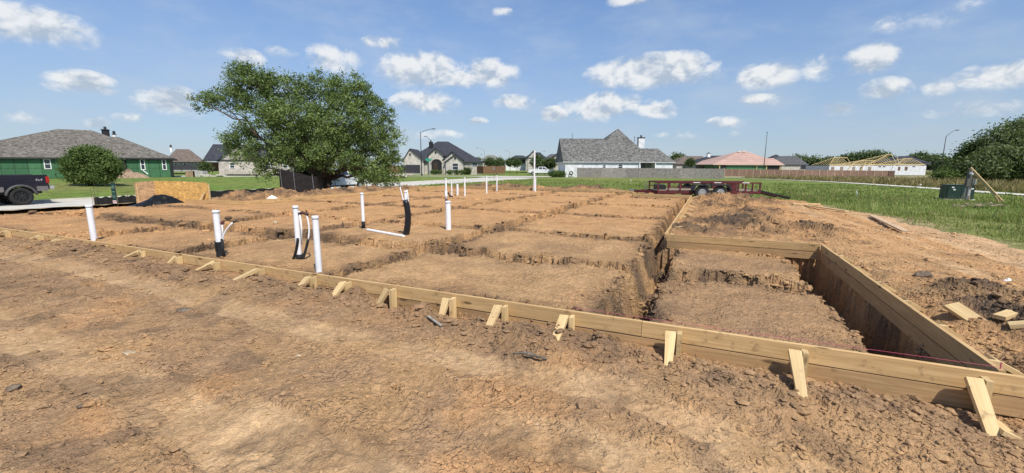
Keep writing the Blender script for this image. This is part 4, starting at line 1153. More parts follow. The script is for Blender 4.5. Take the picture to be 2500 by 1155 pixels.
# black plastic sheeting heap
def plastic_heap():
    p0, p1 = D(326, 498, 17.6), D(456, 488, 18.3); cx, cy = (p0.x + p1.x) / 2, (p0.y + p1.y) / 2
    n = 46; m = MB(); vs = []; u = Vector((p1.x - p0.x, p1.y - p0.y, 0)); L = u.length; u.normalize(); v = Vector((-u.y, u.x, 0))
    for j in range(n):
        for i in range(n):
            a, b = i / (n - 1) * 2 - 1, j / (n - 1) * 2 - 1; rr = math.hypot(a * (1 + .12 * math.sin(5 * b)), b)
            k = max(0, 1 - rr ** 2.2)
            prof = .36 * (1 - abs(a - .15) ** 1.6) if abs(a - .15) < 1 else 0
            fold = .10 * abs(float(vn(a * 4 + b * 2.4 + 3, b * 1.7 - a, 501))) + .05 * float(vn(a * 11, b * 5, 503))
            q = Vector((cx, cy, 0)) + u * a * L / 2 * 1.04 + v * b * .75
            vs.append((q.x, q.y, -.04 + .06 + k * (max(0, prof) + fold)))
    fs = [(j * n + i, j * n + i + 1, (j + 1) * n + i + 1, (j + 1) * n + i) for j in range(n - 1) for i in range(n - 1)]
    m.add(vs, fs); o = m.build('plastic_sheeting', pm('glossy_black_plastic', (.009, .009, .009), .42, .2, 5, .5, bscale=6, spec=.2), smooth=True)
    tag(o, 'heap of glossy black plastic sheeting before the particle board pen', 'plastic sheet')
plastic_heap()

# builder's sign: tall dark green board with emblem and a pale strip
SY = 19.3; s0, s1 = D(269.5, 446, SY), D(287, 500, SY)
root = thing('builder_sign', 'tall narrow dark green sign with round emblem left of the plywood pen', 'sign', ((s0.x + s1.x) / 2, SY, s1.z))
m = MB(); m.box((0, 0, (s0.z - s1.z) / 2), (s1.x - s0.x, .02, s0.z - s1.z)); m.build('panel', pm('sign_green', (.010, .045, .034), .45, .1, 4), root)
wS, hS = s1.x - s0.x, s0.z - s1.z; pale_g = pm('sign_print', (.22, .36, .30), .5, .05, 4)
m = MB(); m.lathe([(.36 * wS, -.002), (.36 * wS, .002), (.30 * wS, .002), (.30 * wS, -.002), (.36 * wS, -.002)], 'y', 24, (0, -.0125, hS * .80)); m.build('emblem_ring', pale_g, root)
m = MB(); m.tube([(.10 * wS, -.0125, hS * .85), (-.08 * wS, -.0125, hS * .84), (-.12 * wS, -.0125, hS * .81), (.10 * wS, -.0125, hS * .79), (.08 * wS, -.0125, hS * .755), (-.10 * wS, -.0125, hS * .75)], .008, 5); m.build('emblem_mark', pale_g, root)
for zf, wd in ((.60, .7), (.575, .55), (.43, .75), (.36, .7), (.33, .5)):
    m = MB(); m.box((0, -.0115, hS * zf), (wS * wd, .003, .012)); m.build('print_line', pale_g, root)
m = MB(); m.box((-.01, -.0115, hS * .13), (wS * .92, .003, hS * .13)); m.build('strip', pm('sign_strip', (.70, .62, .60), .5, .05, 4), root)
m = MB(); m.box((-.02, -.0140, hS * .135), (wS * .7, .002, hS * .045)); m.build('strip_print', pm('sign_red', (.55, .12, .12), .5, .1, 30), root)
for k in (-1, 1):
    m = MB(); m.bar((k * wS * .42, .03, -.5), (k * wS * .42, .03, hS * .9), .03, .03); m.build('post', M_GREYWOOD, root)

# dark fabric pen under the oak
PY = 26.3; q0, q1 = D(690, 470, PY), D(770, 470, PY - .6); top = D(690, 413, PY).z
root = thing('dark_pen', 'dark fabric covered pen with steel posts below the oak', 'pen', (q0.x, q0.y, -.35))
m_dark = pm('dark_brown_fabric', (.020, .016, .015), .8, .4, 5, .4)
sheet(q0, q1, -.4, (top, top - .45), .03, m_dark); sheet(q0 + Vector((-.1, 0, 0)), q0 + Vector((-.9, 2.2, 0)), -.4, (top, top - .1), .03, m_dark)
sheet(q1, q1 + Vector((-.5, 2.2, 0)), -.4, (top - .45, top - .3), .03, m_dark)
for k, (fx, dz) in enumerate(((0.02, .06), (.42, .10), (.98, -.3))):
    p = q0.lerp(q1, fx); m = MB(); m.tube([(p.x, p.y - .05, -.5), (p.x - .06, p.y - .05, top + dz)], .02, 6); m.build('post', M_METAL, root, off=root.location)

# ------------------------------------------------------------------ vehicles
def text_mesh(name, body, size, mat, parent, loc, rot):
    cu = bpy.data.curves.new(name, 'FONT'); cu.body = body; cu.size = size; cu.extrude = .002; cu.align_x = 'CENTER'; cu.align_y = 'CENTER'; cu.shear = .25
    tmp = bpy.data.objects.new(name + '_tmp', cu); C.objects.link(tmp)
    dg = bpy.context.evaluated_depsgraph_get(); me = bpy.data.meshes.new_from_object(tmp.evaluated_get(dg))
    bpy.data.objects.remove(tmp); me.materials.clear(); me.materials.append(mat)
    o = bpy.data.objects.new(name, me); C.objects.link(o); o.parent = parent; o.location = loc; o.rotation_euler = rot
    return o
def wheel(root, x, y, z, r, w, rimr, side, rim_mat=M_RIM, spokes=8):
    prof = [(rimr, -w / 2 + .03), (r * .86, -w / 2), (r * .97, -w / 2 + .03), (r, -w / 2 + .07), (r, w / 2 - .07), (r * .97, w / 2 - .03), (r * .86, w / 2), (rimr, w / 2 - .03), (rimr, -w / 2 + .03)]
    m = MB(); m.lathe(prof, 'y', 30); ty = m.build('wheel', M_TYRE, root, smooth=True); ty.location = (x, y, z)
    m = MB(); f = side * (w / 2 - .045)
    m.lathe([(rimr * 1.0, f + side * .03), (rimr * .9, f + side * .035), (rimr * .84, f - side * .02), (.001, f - side * .03)], 'y', 24)
    m.lathe([(rimr * .26, f - side * .02), (rimr * .24, f + side * .03), (.001, f + side * .035)], 'y', 14)
    for k in range(spokes):
        a = 2 * math.pi * k / spokes; p0 = Vector((math.cos(a) * rimr * .2, f + side * .012, math.sin(a) * rimr * .2)); p1 = Vector((math.cos(a) * rimr * .88, f + side * .016, math.sin(a) * rimr * .88))
        m.bar(p0, p1, .06 * rimr / .2, .03, up=(0, 1, 0))
    m.build('rim', rim_mat, ty)
    return ty
def arch(cx, cz, r, a0, a1, n=12):
    return [(cx + r * math.cos(a0 + (a1 - a0) * i / n), cz + r * math.sin(a0 + (a1 - a0) * i / n)) for i in range(n + 1)]
def pickup(label, loc, rz, paint, lift=0.0, tyre_r=.40, flare=None, lower=None, rim=M_RIM, suv=False, decal=False, name='pickup_truck'):
    root = thing(name, label, 'pickup' if not suv else 'car', loc, rz)
    L = lift; z0 = .52 + L; R_ = tyre_r; ar = R_ + .10; wb = 3.75; hw = .98; rail = 1.36 + L; belt = 1.30 + L
    poly = [(-1.10, .66 + L), (-1.14, rail - .04), (-1.10, rail), (.98, rail), (1.02, belt), (3.25, belt), (3.4, belt - .02), (4.45, belt - .12), (4.68, belt - .26), (4.74, .95 + L), (4.72, z0 + .05)]
    poly += [(wb + ar, z0)] + arch(wb, R_, ar, math.asin(min(1, (z0 - R_) / ar)), math.pi - math.asin(min(1, (z0 - R_) / ar)))[1:-1] + [(wb - ar, z0)]
    poly += [(ar, z0)] + arch(0, R_, ar, math.asin(min(1, (z0 - R_) / ar)), math.pi - math.asin(min(1, (z0 - R_) / ar)))[1:-1] + [(-ar, z0), (-.95, z0 + .08)]
    m = MB(); m.prism(poly, -hw, hw); m.build('body', paint, root, bevel=.035)
    # cab
    rear = -.95 if suv else 1.02
    top0 = (rear + .18) if not suv else rear + .25
    B0 = [(rear, -.94, belt - .02), (3.28, -.94, belt - .02), (3.28, .94, belt - .02), (rear, .94, belt - .02)]
    T0 = [(top0, -.74, belt + .56), (2.55, -.74, belt + .56), (2.55, .74, belt + .56), (top0, .74, belt + .56)]
    m = MB(); m.add(B0 + T0, [(0, 1, 2, 3), (4, 7, 6, 5), (0, 4, 5, 1), (1, 5, 6, 2), (2, 6, 7, 3), (3, 7, 4, 0)]); cab = m.build('cab', paint, root, bevel=.05)
    def pane(c4, name='window'):
        a, b, c_, d = [Vector(v) for v in c4]; n = (b - a).cross(d - a).normalized() * .010
        ctr = (a + b + c_ + d) / 4
        if n.dot(ctr - Vector((2, 0, belt + .2))) < 0: n = -n
        m = MB(); vs = [v + n for v in (a, b, c_, d)] + [v - n * .5 for v in (a, b, c_, d)]
        m.add(vs, [(0, 1, 2, 3), (7, 6, 5, 4), (0, 4, 5, 1), (1, 5, 6, 2), (2, 6, 7, 3), (3, 7, 4, 0)]); m.build(name, M_GLASS, cab)
    for sd_ in (-1, 1):
        def sp(x, f):   # point on the cab side; f 0 belt, 1 roof
            return Vector((x, sd_ * (.94 - .20 * f), belt - .02 + .58 * f))
        segs = [(rear + .2, 1.95), (2.05, 2.95)] if not suv else [(rear + .25, .35), (.45, 1.35), (1.45, 2.95)]
        for (xa, xb) in segs:
            xt = min(xb, 2.42) if xb > 2.5 else xb
            pane([sp(xa, .12), sp(xb, .12), sp(xt, .86), sp(xa + (.08 if xa == segs[0][0] else 0), .86)])
        m = MB(); m.box((2.9, sd_ * 1.10, belt + .12), (.12, .22, .24)); m.build('mirror', M_BLKTRIM, root, bevel=.03)
        m = MB(); m.box((1.75, sd_ * (hw + .004), belt - .14), (.18, .025, .035)); m.build('door_handle', M_BLKTRIM, root)
        m = MB(); m.box((-1.08, sd_ * (hw - .03), rail - .24), (.14, .10, .36)); m.build('tail_light', M_RED, root, bevel=.015)
        m = MB(); m.box((4.66, sd_ * .72, 1.00 + L), (.14, .36, .20)); m.build('headlight', M_RIM, root, bevel=.02)
        if lower:
            m = MB()
            for xa, xb in ((-1.05, -ar - .05), (ar + .05, wb - ar - .05), (wb + ar + .05, 4.7)): m.box(((xa + xb) / 2, sd_ * (hw + .004), z0 + .13), (xb - xa, .02, .26))
            m.build('rocker_panel', lower, root)
        for cx in (0, wb):
            pts = [(x, sd_ * (hw + .02), z) for x, z in arch(cx, R_, ar + .02, .12, math.pi - .12, 14)]
            m = MB(); m.tube(pts, .06 if flare else .025, 8); m.build('fender_flare', flare or paint, root, smooth=True)
    pane([(3.24, -.84, belt + .06), (3.24, .84, belt + .06), (2.66, .68, belt + .50), (2.66, -.68, belt + .50)], 'windscreen')
    if not suv:
        pane([(rear + .02, -.8, belt + .10), (rear + .02, .8, belt + .10), (top0 - .03, .68, belt + .48), (top0 - .03, -.68, belt + .48)], 'rear_window')
        m = MB(); m.box((-.04, 0, rail + .006), (1.96, 1.62, .012)); m.build('dark_bed_top', M_BLKTRIM, root)  # dark sheet at rail height standing in for the shade of the open bed
        for sd_ in (-1, 1):
            m = MB(); m.box((-.04, sd_ * .90, rail + .015), (2.1, .14, .03)); m.build('bed_rail', M_BLKTRIM, root)
    m = MB(); m.box((-1.24, 0, .70 + L), (.20, 1.86, .20)); m.build('rear_bumper', M_RIM, root, bevel=.03)
    m = MB(); m.box((4.80, 0, .68 + L), (.18, 1.9, .24)); m.build('front_bumper', M_RIM, root, bevel=.03)
    m = MB(); m.box((4.755, 0, 1.0 + L), (.03, 1.1, .26)); m.build('grille', M_BLKTRIM, root)
    m = MB(); m.box((1.7, 0, .46 + L), (5.2, 1.3, .16)); m.box((0, 0, R_), (.12, 1.7, .12)); m.box((wb, 0, R_), (.12, 1.7, .12)); m.build('chassis', M_BLKTRIM, root)
    for cx in (0, wb):
        for sd_ in (-1, 1): wheel(root, cx, sd_ * (hw - .10), R_, R_, .28, R_ * .56, sd_, rim)
    if decal:
        for sd_ in (-1, 1): text_mesh('decal', '4x4', .19, pm('faded_decal', (.36, .36, .36), .5, .2, 12), root, (-.72, sd_ * (hw + .006), rail - .24), (math.pi / 2, 0, 0 if sd_ < 0 else math.pi))
    return root
# dark lifted pickup on the far side of the left street, tail to the right
tb = GP(56, 501)
HEAD = math.atan2(-BX.y, -BX.x)
pickup('dark blue lifted pickup truck with grey flares at the left edge', (tb.x - AX.x * 0.9, tb.y - AX.y * 0.9, tb.z + .0), HEAD, pm('navy_paint', (.010, .011, .022), .22, .1, 3, coat=.6), lift=.20, tyre_r=.46,
       flare=pm('grey_flare', (.07, .07, .07), .6, .1, 5), lower=pm('grey_lower_paint', (.15, .14, .13), .4, .1, 5), rim=pm('dark_rim', (.035, .035, .035), .4, .2, 10, metal=.5), decal=True)
wp = pm('white_car_paint', (.76, .77, .78), .25, .03, 3, coat=.5)
wb_ = xy(-30.6, 32.0); vb = on_s(858, -30.6)
pickup('white pickup truck half hidden behind the oak branches', (vb.x, vb.y, gzf(vb.x, vb.y) + .01), HEAD, wp)
v3 = D(1302, 428, 96); pickup('white pickup truck parked on the far street behind the tall vent pipe', (v3.x, v3.y, gzf(v3.x, v3.y) + .05), R(-6), wp, rim=M_RIM)
v4 = D(1706, 420, 142); pickup('white truck beyond the grey fence end', (v4.x, v4.y, gzf(v4.x, v4.y) + .05), R(5), wp)
v5 = D(1988, 418, 178); pickup('white car beyond the panel fence before the far trees', (v5.x, v5.y, gzf(v5.x, v5.y) + .05), R(2), wp, suv=True, name='parked_car')
v6 = D(1942, 418, 182); pickup('white truck beyond the panel fence near the grey house', (v6.x, v6.y, gzf(v6.x, v6.y) + .05), R(178), wp)
v7 = D(2034, 418, 186); pickup('dark red car beyond the panel fence at the framed house', (v7.x, v7.y, gzf(v7.x, v7.y) + .05), R(4), pm('red_car_paint', (.12, .015, .02), .3), suv=True, name='parked_car')

# ------------------------------------------------------------------ utility trailer
def trailer():
    o = D(1604, 480, 22.6); root = thing('utility_trailer', 'maroon twin axle utility trailer with side rails on the grass', 'trailer', (o.x, 22.6, -.06), R(-5))
    L, Wd = 5.15, 2.0; rz_, dk = .88, .44
    def part(name, boxes, mat=M_MAROON, bevel=0):
        m = MB()
        for c, s_ in boxes: m.box(c, s_)
        return m.build(name, mat, root, bevel=bevel)
    part('deck', [((L / 2, Wd / 2, dk + .02), (L, Wd - .1, .05))], M_GREYWOOD)
    part('frame', [((L / 2, y, dk - .06), (L, .08, .15)) for y in (0, Wd)] + [((x, Wd / 2, dk - .06), (.08, Wd, .10)) for x in (0.04, 1.3, 2.6, 3.9, L - .04)])
    for y in (0, Wd):
        part('top_rail', [((L / 2, y, rz_), (L, .07, .07))], M_MAROON)
        for x in (.03, .55, 1.15, 1.78, 3.55, 4.05, 4.42, 4.75, L - .03): part('post', [((x, y, (dk + rz_) / 2), (.07, .06, rz_ - dk))])
        part('mid_rail', [((1.2, y, .60), (1.15, .04, .04))])
        part('side_panel', [((3.72, y, .64), (.52, .03, .46))])
        s_ = -1 if y == 0 else 1
        m = MB(); pr = [(1.78, .80), (3.50, .80), (3.62, .52), (3.62, .46), (3.52, .52), (3.44, .74), (1.84, .74), (1.76, .52), (1.66, .46), (1.66, .52)]
        m.prism(pr, y + s_ * .06, y + s_ * .36); m.build('fender', M_BLKTRIM, root)
        for x in (2.18, 3.08): wheel(root, x, y + s_ * .20, .37, .37, .22, .20, s_, M_RIM, 10)
        for x in (1.95, 3.0, 4.4): part('reflector_strip', [((x, y + s_ * .037, rz_ + .01), (.35, .006, .035))], M_WHITEPAINT)
        m = MB(); m.bar((L + .02, y + (.35 if y == 0 else -.35), dk), (L + 1.55, y + (.35 if y == 0 else -.35), .08), .42, .06); ra = m.build('ramp', M_MAROON, root)
        m = MB()
        for k in (-1, 1): m.bar((L + .02, y + (.35 if y == 0 else -.35) + k * .2, dk + .05), (L + 1.55, y + (.35 if y == 0 else -.35) + k * .2, .13), .05, .08)
        m.build('ramp_rail', M_BLKTRIM, ra)
    part('front_rail', [((0.03, Wd / 2, rz_), (.07, Wd, .07)), ((0.03, Wd / 2, .66), (.05, Wd, .05))])
    m = MB(); m.bar((0, .25, dk - .06), (-1.0, Wd / 2, dk - .06), .07, .12); m.bar((0, Wd - .25, dk - .06), (-1.0, Wd / 2, dk - .06), .07, .12); m.build('tongue', M_MAROON, root)
    m = MB(); m.bar((-1.0, Wd / 2, dk - .02), (-1.25, Wd / 2, dk - .02), .12, .10); m.build('coupler', M_METAL, root)
    m = MB(); m.tube([(-.45, Wd / 2 - .3, .02), (-.45, Wd / 2 - .3, .82)], .035, 8); m.box((-.45, Wd / 2 - .3, .02), (.2, .2, .03)); m.build('jack', M_METAL, root)
    part('tool_box', [((.35, Wd / 2, .60), (.42, 1.0, .26))], M_BLKTRIM, .01)
    m = MB(); m.bar((3.42, -.05, .78), (3.62, -.05, .46), .05, .03); m.build('marker_stripe', M_WHITEPAINT, root)
trailer()

# ------------------------------------------------------------------ transformer, meter post, slats
tp = GP(2332, 488); 
root = thing('transformer_box', 'dark green pad mounted transformer box standing in the grass', 'transformer', (tp.x, tp.y, tp.z - .03), R(-22))
M_TG = pm('transformer_green', (.018, .042, .030), .5, .15, 3)
m = MB(); m.prism([(-.40, .08), (.40, .08), (.40, .74), (.34, .80), (-.34, .86), (-.40, .80)], -.56, .56, 'yz'); m.build('cabinet', M_TG, root, bevel=.02)
m = MB(); m.box((0, 0, .84), (1.18, .84, .03)); m.build('lid', M_TG, root, bevel=.01)
m = MB(); m.box((0, 0, .03), (1.35, 1.1, .12)); m.build('pad', M_KERB, root)
for (x, z) in ((-.35, .72), (-.28, .60), (.45, .66)):
    m = MB(); m.box((x, -.4065, z), (.10, .006, .07)); m.build('sticker', M_WHITEPAINT, root)
m = MB(); m.box((0.02, -.407, .42), (.015, .008, .62)); m.build('door_seam', M_BLKTRIM, root)
mp = GP(2355, 489); YM = mp.y - 1.0; mt = D(2360, 414, YM).z
mx = D(2356, 480, YM).x; mz = gzf(mx, YM)
root = thing('meter_post', 'wooden service post with electric meter and grey conduit in front of the transformer', 'meter post', (mx, YM, mz))
H_ = mt - mz
board('post', Vector((mx + .12, YM, mz - .2)), Vector((mx + .12, YM, mz + H_)), .14, .14, M_GREYWOOD, root, root.location)
m = MB(); m.box((-.10, -.12, H_ * .60), (.24, .12, .42)); m.build('meter_base', pm('grey_box_paint', (.10, .095, .085), .5, .1, 5), root, bevel=.01)
m = MB(); m.lathe([(.001, -.30), (.05, -.29), (.075, -.24), (.08, -.18)], 'y', 18, (-.10, 0, H_ * .86)); m.build('meter', pm('meter_dome', (.42, .43, .44), .25, .1, 9), root)
m = MB(); m.box((-.10, -.12, H_ * .84), (.18, .10, .34)); m.build('meter_can', pm('meter_can_grey', (.11, .11, .11), .5, .1, 5), root, bevel=.01)
m = MB(); m.tube([(-.02, -.12, -.1), (-.02, -.12, H_ * .5)], .03, 8); m.tube([(-.16, -.10, -.1), (-.16, -.10, H_ * .45)], .022, 8); m.build('conduit', M_PVCG, root)
m = MB(); m.box((.20, -.12, H_ * .62), (.20, .10, .28)); m.build('breaker_box', pm('pale_box_paint', (.26, .25, .23), .5, .1, 5), root, bevel=.01)
m = MB(); m.box((0.05, -.125, H_ * .28), (.10, .04, .32)); m.build('label_plate', pm('plate_grey', (.38, .38, .38), .4, .1, 9), root)
ba, bb_ = D(2368, 410, YM + .1), GP(2450, 497)
lumber('brace_board', 'long pale board leaning from the meter post down to the grass', ba, Vector((bb_.x, bb_.y, bb_.z)), .05, .14, M_PINE2, 'board', up=(.2, -1, .2))
lumber('brace_stake', 'short pale stake at the foot of the leaning board', (bb_.x - .1, bb_.y, bb_.z - .1), (bb_.x - .35, bb_.y + .1, bb_.z + .36), .09, .04, M_PINE2, 'stake')
g = random.Random(4)
for i in range(16):
    px = 2335 + (i % 8) * 14 + g.uniform(-6, 6); p = GP(px, 506 + g.uniform(-4, 5)); a = g.uniform(-1, 1) * .9 + (1.2 if i % 5 == 0 else 0); L = g.uniform(.35, .6)
    d = Vector((math.cos(a), math.sin(a), g.uniform(-.05, .12))) * L
    lumber('lath', 'short weathered lath in the loose pile on the grass before the transformer', p + Vector((0, 0, .10 + .02 * (i % 4))) - d / 2, p + Vector((0, 0, .10 + .02 * (i % 4))) + d / 2, .07, .02, M_GREYWOOD, 'lath', 'loose laths on the grass')
pf = GP(2093, 482); m = MB(); m.tube([(0, 0, -.1), (-.09, 0, .38)], .010, 6); m.bar((-.055, 0, .22), (-.09, 0, .38), .05, .03)
o = m.build('marker_stake', M_WHITEPAINT); o.location = pf; tag(o, 'small white marker stake leaning in the field', 'stake')

# ------------------------------------------------------------------ houses
M_SH_GREY = shingle_mat('grey_brown_shingle', (.155, .140, .120)); M_SH_LGREY = shingle_mat('mottled_grey_shingle', (.152, .148, .136), .55)
M_SH_DARK = shingle_mat('charcoal_shingle', (.050, .052, .062), .2); M_SH_BROWN = shingle_mat('brown_shingle', (.165, .130, .105), .2); M_SH_MID = shingle_mat('slate_shingle', (.105, .105, .105), .25)
M_FASCIA = pm('dark_fascia', (.035, .035, .038), .6, .1, 2); M_WFASCIA = pm('pale_fascia', (.55, .55, .53), .6, .1, 2)
M_WBRICK = brick_mat('white_painted_brick', (.78, .78, .77), (.70, .71, .71), (.66, .66, .65)); M_TANBRICK = brick_mat('pale_tan_brick', (.50, .45, .38), (.40, .36, .31), (.55, .52, .47))
M_STONE = brick_mat('pale_stone', (.46, .42, .35), (.36, .32, .27), (.5, .47, .42), .45, .2)
M_SHEATH = [pm('green_sheathing_%d' % i, c, .55, .15, 2.5) for i, c in enumerate([(.050, .145, .064), (.062, .168, .078), (.042, .122, .054)])]
M_TAPE = pm('sheathing_tape', (.012, .035, .022), .6, .1, 4); M_WRAP = pm('house_wrap', (.66, .66, .67), .6, .12, 1.2)
M_GREYWALL = pm('grey_siding', (.34, .34, .34), .7, .1, 2); M_DOOR = pm('dark_garage_door', (.035, .036, .042), .5, .1, 2); M_DKWIN = pm('dark_opening', (.015, .015, .017), .7, .2, 3)
class House:
    """a house built in its own frame: u along the front, w into the depth, z up from the base"""
    def __init__(s, name, label, Y, pxm, py_base, cat='house', group=None, yaw=0.0):
        c = D(pxm, py_base, Y); s.O = c; s.yaw = yaw; s.root = thing(name, label, cat, c, yaw, group); s.zb = 0.0
        s.eu = Vector((math.cos(yaw), math.sin(yaw))); s.ew = Vector((-math.sin(yaw), math.cos(yaw)))
    def X(s, px, py, dy=0):
        """where the ray of a pixel meets the plane dy metres behind the front"""
        d = ray(px, py); k = (dy + s.O.x * s.ew.x + s.O.y * s.ew.y) / (d[0] * s.ew.x + d[1] * s.ew.y)
        x, y, z = d[0] * k, d[1] * k, EYE + d[2] * k
        return Vector(((x - s.O.x) * s.eu.x + (y - s.O.y) * s.eu.y, dy, z - s.O.z))
    def wall(s, px0, px1, py_top, depth, mat, dy=0.0, name='wall', drop=.6):
        a, b = s.X(px0, py_top, dy), s.X(px1, py_top, dy); m = MB(); z1 = max(a.z, b.z); z0 = -drop
        m.box(((a.x + b.x) / 2, dy + depth / 2, (z0 + z1) / 2), (b.x - a.x, depth, z1 - z0)); return m.build(name, mat, s.root)
    def roof(s, px0, px1, py_e, py_r, r0, r1, depth, mat, dy=-.4, fascia=None, name='roof', th=.20):
        """hip or gable roof: eave corners px0..px1 at the front edge, ridge from r0 to r1 (None = gable end)"""
        y0 = dy; y1 = y0 + depth; ym = (y0 + y1) / 2; a, b = s.X(px0, py_e, y0), s.X(px1, py_e, y0); ze = (a.z + b.z) / 2
        ra = s.X(r0, py_r, ym) if r0 is not None else None; rb_ = s.X(r1, py_r, ym) if r1 is not None else None
        zr = (ra or rb_ or s.X((px0 + px1) / 2, py_r, ym)).z
        xa = ra.x if ra else a.x; xb = rb_.x if rb_ else b.x
        vs = [(a.x, y0, ze - th), (b.x, y0, ze - th), (b.x, y1, ze - th), (a.x, y1, ze - th), (a.x, y0, ze), (b.x, y0, ze), (b.x, y1, ze), (a.x, y1, ze), (xa, ym, zr), (xb, ym, zr)]
        m = MB(); m.add(vs, [(4, 5, 9, 8), (5, 6, 9), (6, 7, 8, 9), (7, 4, 8)]); o = m.build(name, mat, s.root)
        m = MB(); m.add([(x, y, z - (.004 if z == ze else 0)) for x, y, z in vs[:8]], [(3, 2, 1, 0), (0, 1, 5, 4), (1, 2, 6, 5), (2, 3, 7, 6), (3, 0, 4, 7), (4, 5, 6, 7)]); m.build('fascia', fascia or M_FASCIA, o)
        return o
    def gable(s, pxl, pxr, py_e, pxa, py_a, run, wmat, rmat, dy=-.3, ov=4):
        """gable facing the camera: pixel corners, apex; roof runs back by run metres"""
        y0 = dy; a, b, t = s.X(pxl, py_e, y0), s.X(pxr, py_e, y0), s.X(pxa, py_a, y0); z0 = -.5
        m = MB(); m.prism([(a.x, z0), (b.x, z0), (b.x, b.z), (t.x, t.z - .12), (a.x, a.z)], y0, y0 + run * .9); m.build('gable_wall', wmat, s.root)
        k = s.O.y / F * ov; m = MB(); dl = (t - a); dr = (t - b)
        el, er = a - dl.normalized() * k, b - dr.normalized() * k; th = .16
        for e, q in ((el, t), (er, t)):
            vs = [(e.x, y0 - .35, e.z), (q.x, y0 - .35, q.z), (q.x, y0 + run, q.z), (e.x, y0 + run, e.z)]; vs += [(x, y, z + th) for x, y, z in vs]
            m.add(vs, [(3, 2, 1, 0), (4, 5, 6, 7), (0, 1, 5, 4), (1, 2, 6, 5), (2, 3, 7, 6), (3, 0, 4, 7)])
        m.build('gable_roof', rmat, s.root)
    def window(s, px0, py0, px1, py1, dy=0.0, frame=None, pane=None, bars=True, name='window', fw=.09):
        a, b = s.X(px0, py0, dy), s.X(px1, py1, dy); y = dy; w, h = b.x - a.x, a.z - b.z; cx, cz = (a.x + b.x) / 2, (a.z + b.z) / 2
        m = MB()
        for sx in (-1, 1): m.box((cx + sx * (w / 2 - fw / 2), y - .02, cz), (fw, .12, h))
        for sz in (-1, 1): m.box((cx, y - .02, cz + sz * (h / 2 - fw / 2)), (w - 2 * fw, .12, fw))
        if bars: m.box((cx, y - .015, cz), (w - 2 * fw, .09, fw * .7))
        o = m.build(name, frame or M_WHITEPAINT, s.root)
        m = MB(); m.box((cx, y - .005, cz), (w - 2 * fw, .05, h - 2 * fw)); m.build('pane', pane or M_GLASS, o)
    def chimney(s, px0, px1, py_t, py_b, dy, mat, cap=None, dep=1.0):
        a, b = s.X(px0, py_t, dy), s.X(px1, py_b, dy); m = MB(); m.box(((a.x + b.x) / 2, dy + dep / 2, (a.z + b.z) / 2), (b.x - a.x, dep, a.z - b.z)); o = m.build('chimney', mat, s.root)
        m = MB(); m.box(((a.x + b.x) / 2, dy + dep / 2, a.z + .05), ((b.x - a.x) * 1.15, dep * 1.15, .14)); m.tube([((a.x + b.x) / 2, dy + dep / 2, a.z + .1), ((a.x + b.x) / 2, dy + dep / 2, a.z + .55)], .18, 8)
        m.build('chimney_cap', cap or M_FASCIA, o)
    def vent(s, px, py, dy, h=.5, mat=None, r=.06):
        p = s.X(px, py, dy); m = MB(); m.tube([(p.x, p.y, p.z - .3), (p.x, p.y, p.z + h)], r, 6); m.build('vent_pipe', mat or M_METAL, s.root)
    def door(s, px0, py0, px1, py1, dy, mat, name='door', rows=0):
        a, b = s.X(px0, py0, dy), s.X(px1, py1, dy); m = MB(); m.box(((a.x + b.x) / 2, dy, (a.z + b.z) / 2), (b.x - a.x, .10, a.z - b.z)); o = m.build(name, mat, s.root)
        for k in range(1, rows):
            z = a.z + (b.z - a.z) * k / rows; m = MB(); m.box(((a.x + b.x) / 2, dy - .053, z), (b.x - a.x, .02, .04)); m.build('panel_groove', M_BLKTRIM, o)
    def post(s, px, py, dy, w, mat, name):
        p = s.X(px, py, dy); m = MB(); m.box((p.x, dy, p.z / 2), (w, .16, p.z)); m.build(name, mat, s.root)

# green sheathed house under construction, far left
h = House('sheathed_house', 'unfinished house in green wall sheathing with a brown grey hip roof at far left', 62.5, 250, 429, yaw=R(36))
h.wall(-190, 412, 388, 13, M_TAPE)
aX, bX = h.X(-190, 386).x, h.X(412, 386).x; z1 = h.X(250, 388).z; zb = -.3; n = int((bX - aX) / 1.22); mesh_cache = {}
for i in range(n):
    for r in range(2):
        mi = (i * 5 + r * 3 + (i // 3)) % 3
        hgt = (z1 - zb) / 2 - .03; key = mi
        m = MB(); m.box((0, 0, 0), (1.195, .02, hgt))
        if key not in mesh_cache: mesh_cache[key] = m.build('sheathing_panel', M_SHEATH[mi], h.root); o = mesh_cache[key]
        else: o = mesh_cache[key].copy(); C.objects.link(o); o.parent = h.root
        o.location = Vector((aX + (i + .5) * (bX - aX) / n, -.012, zb + (r + .5) * (z1 - zb) / 2))
for (a, b, c, d) in ((105, 388, 127, 413), (341, 389, 356, 415), (394, 389, 408, 415)): h.window(a, b, c, d, dy=-.03)
h.door(288, 392, 312, 425, -.03, M_DKWIN, 'door_opening')
h.roof(-200, 424, 384.5, 315, 140, 222, 18, M_SH_GREY)
h.roof(-60, 300, 384.7, 342, 50, 200, 13, M_SH_GREY, dy=-.45); h.roof(180, 423.5, 384.9, 334, 268, 290, 15.5, M_SH_GREY, dy=-.48)
h.chimney(247, 268, 317, 350, 9, M_DKWIN, dep=1.4); h.chimney(274, 284, 328, 345, 11, M_WHITEPAINT, dep=.8); h.vent(50, 358, 5, .4); h.vent(200, 335, 7, .3)
m = MB(); p0, p1 = D(345, 413, 65.7), D(361, 425, 63.5); m.bar(p0, (p1.x, p1.y, p1.z), .12, .05); tag(m.build('leaning_board', M_WHITEPAINT), 'white board leaning under the window of the green house', 'board')
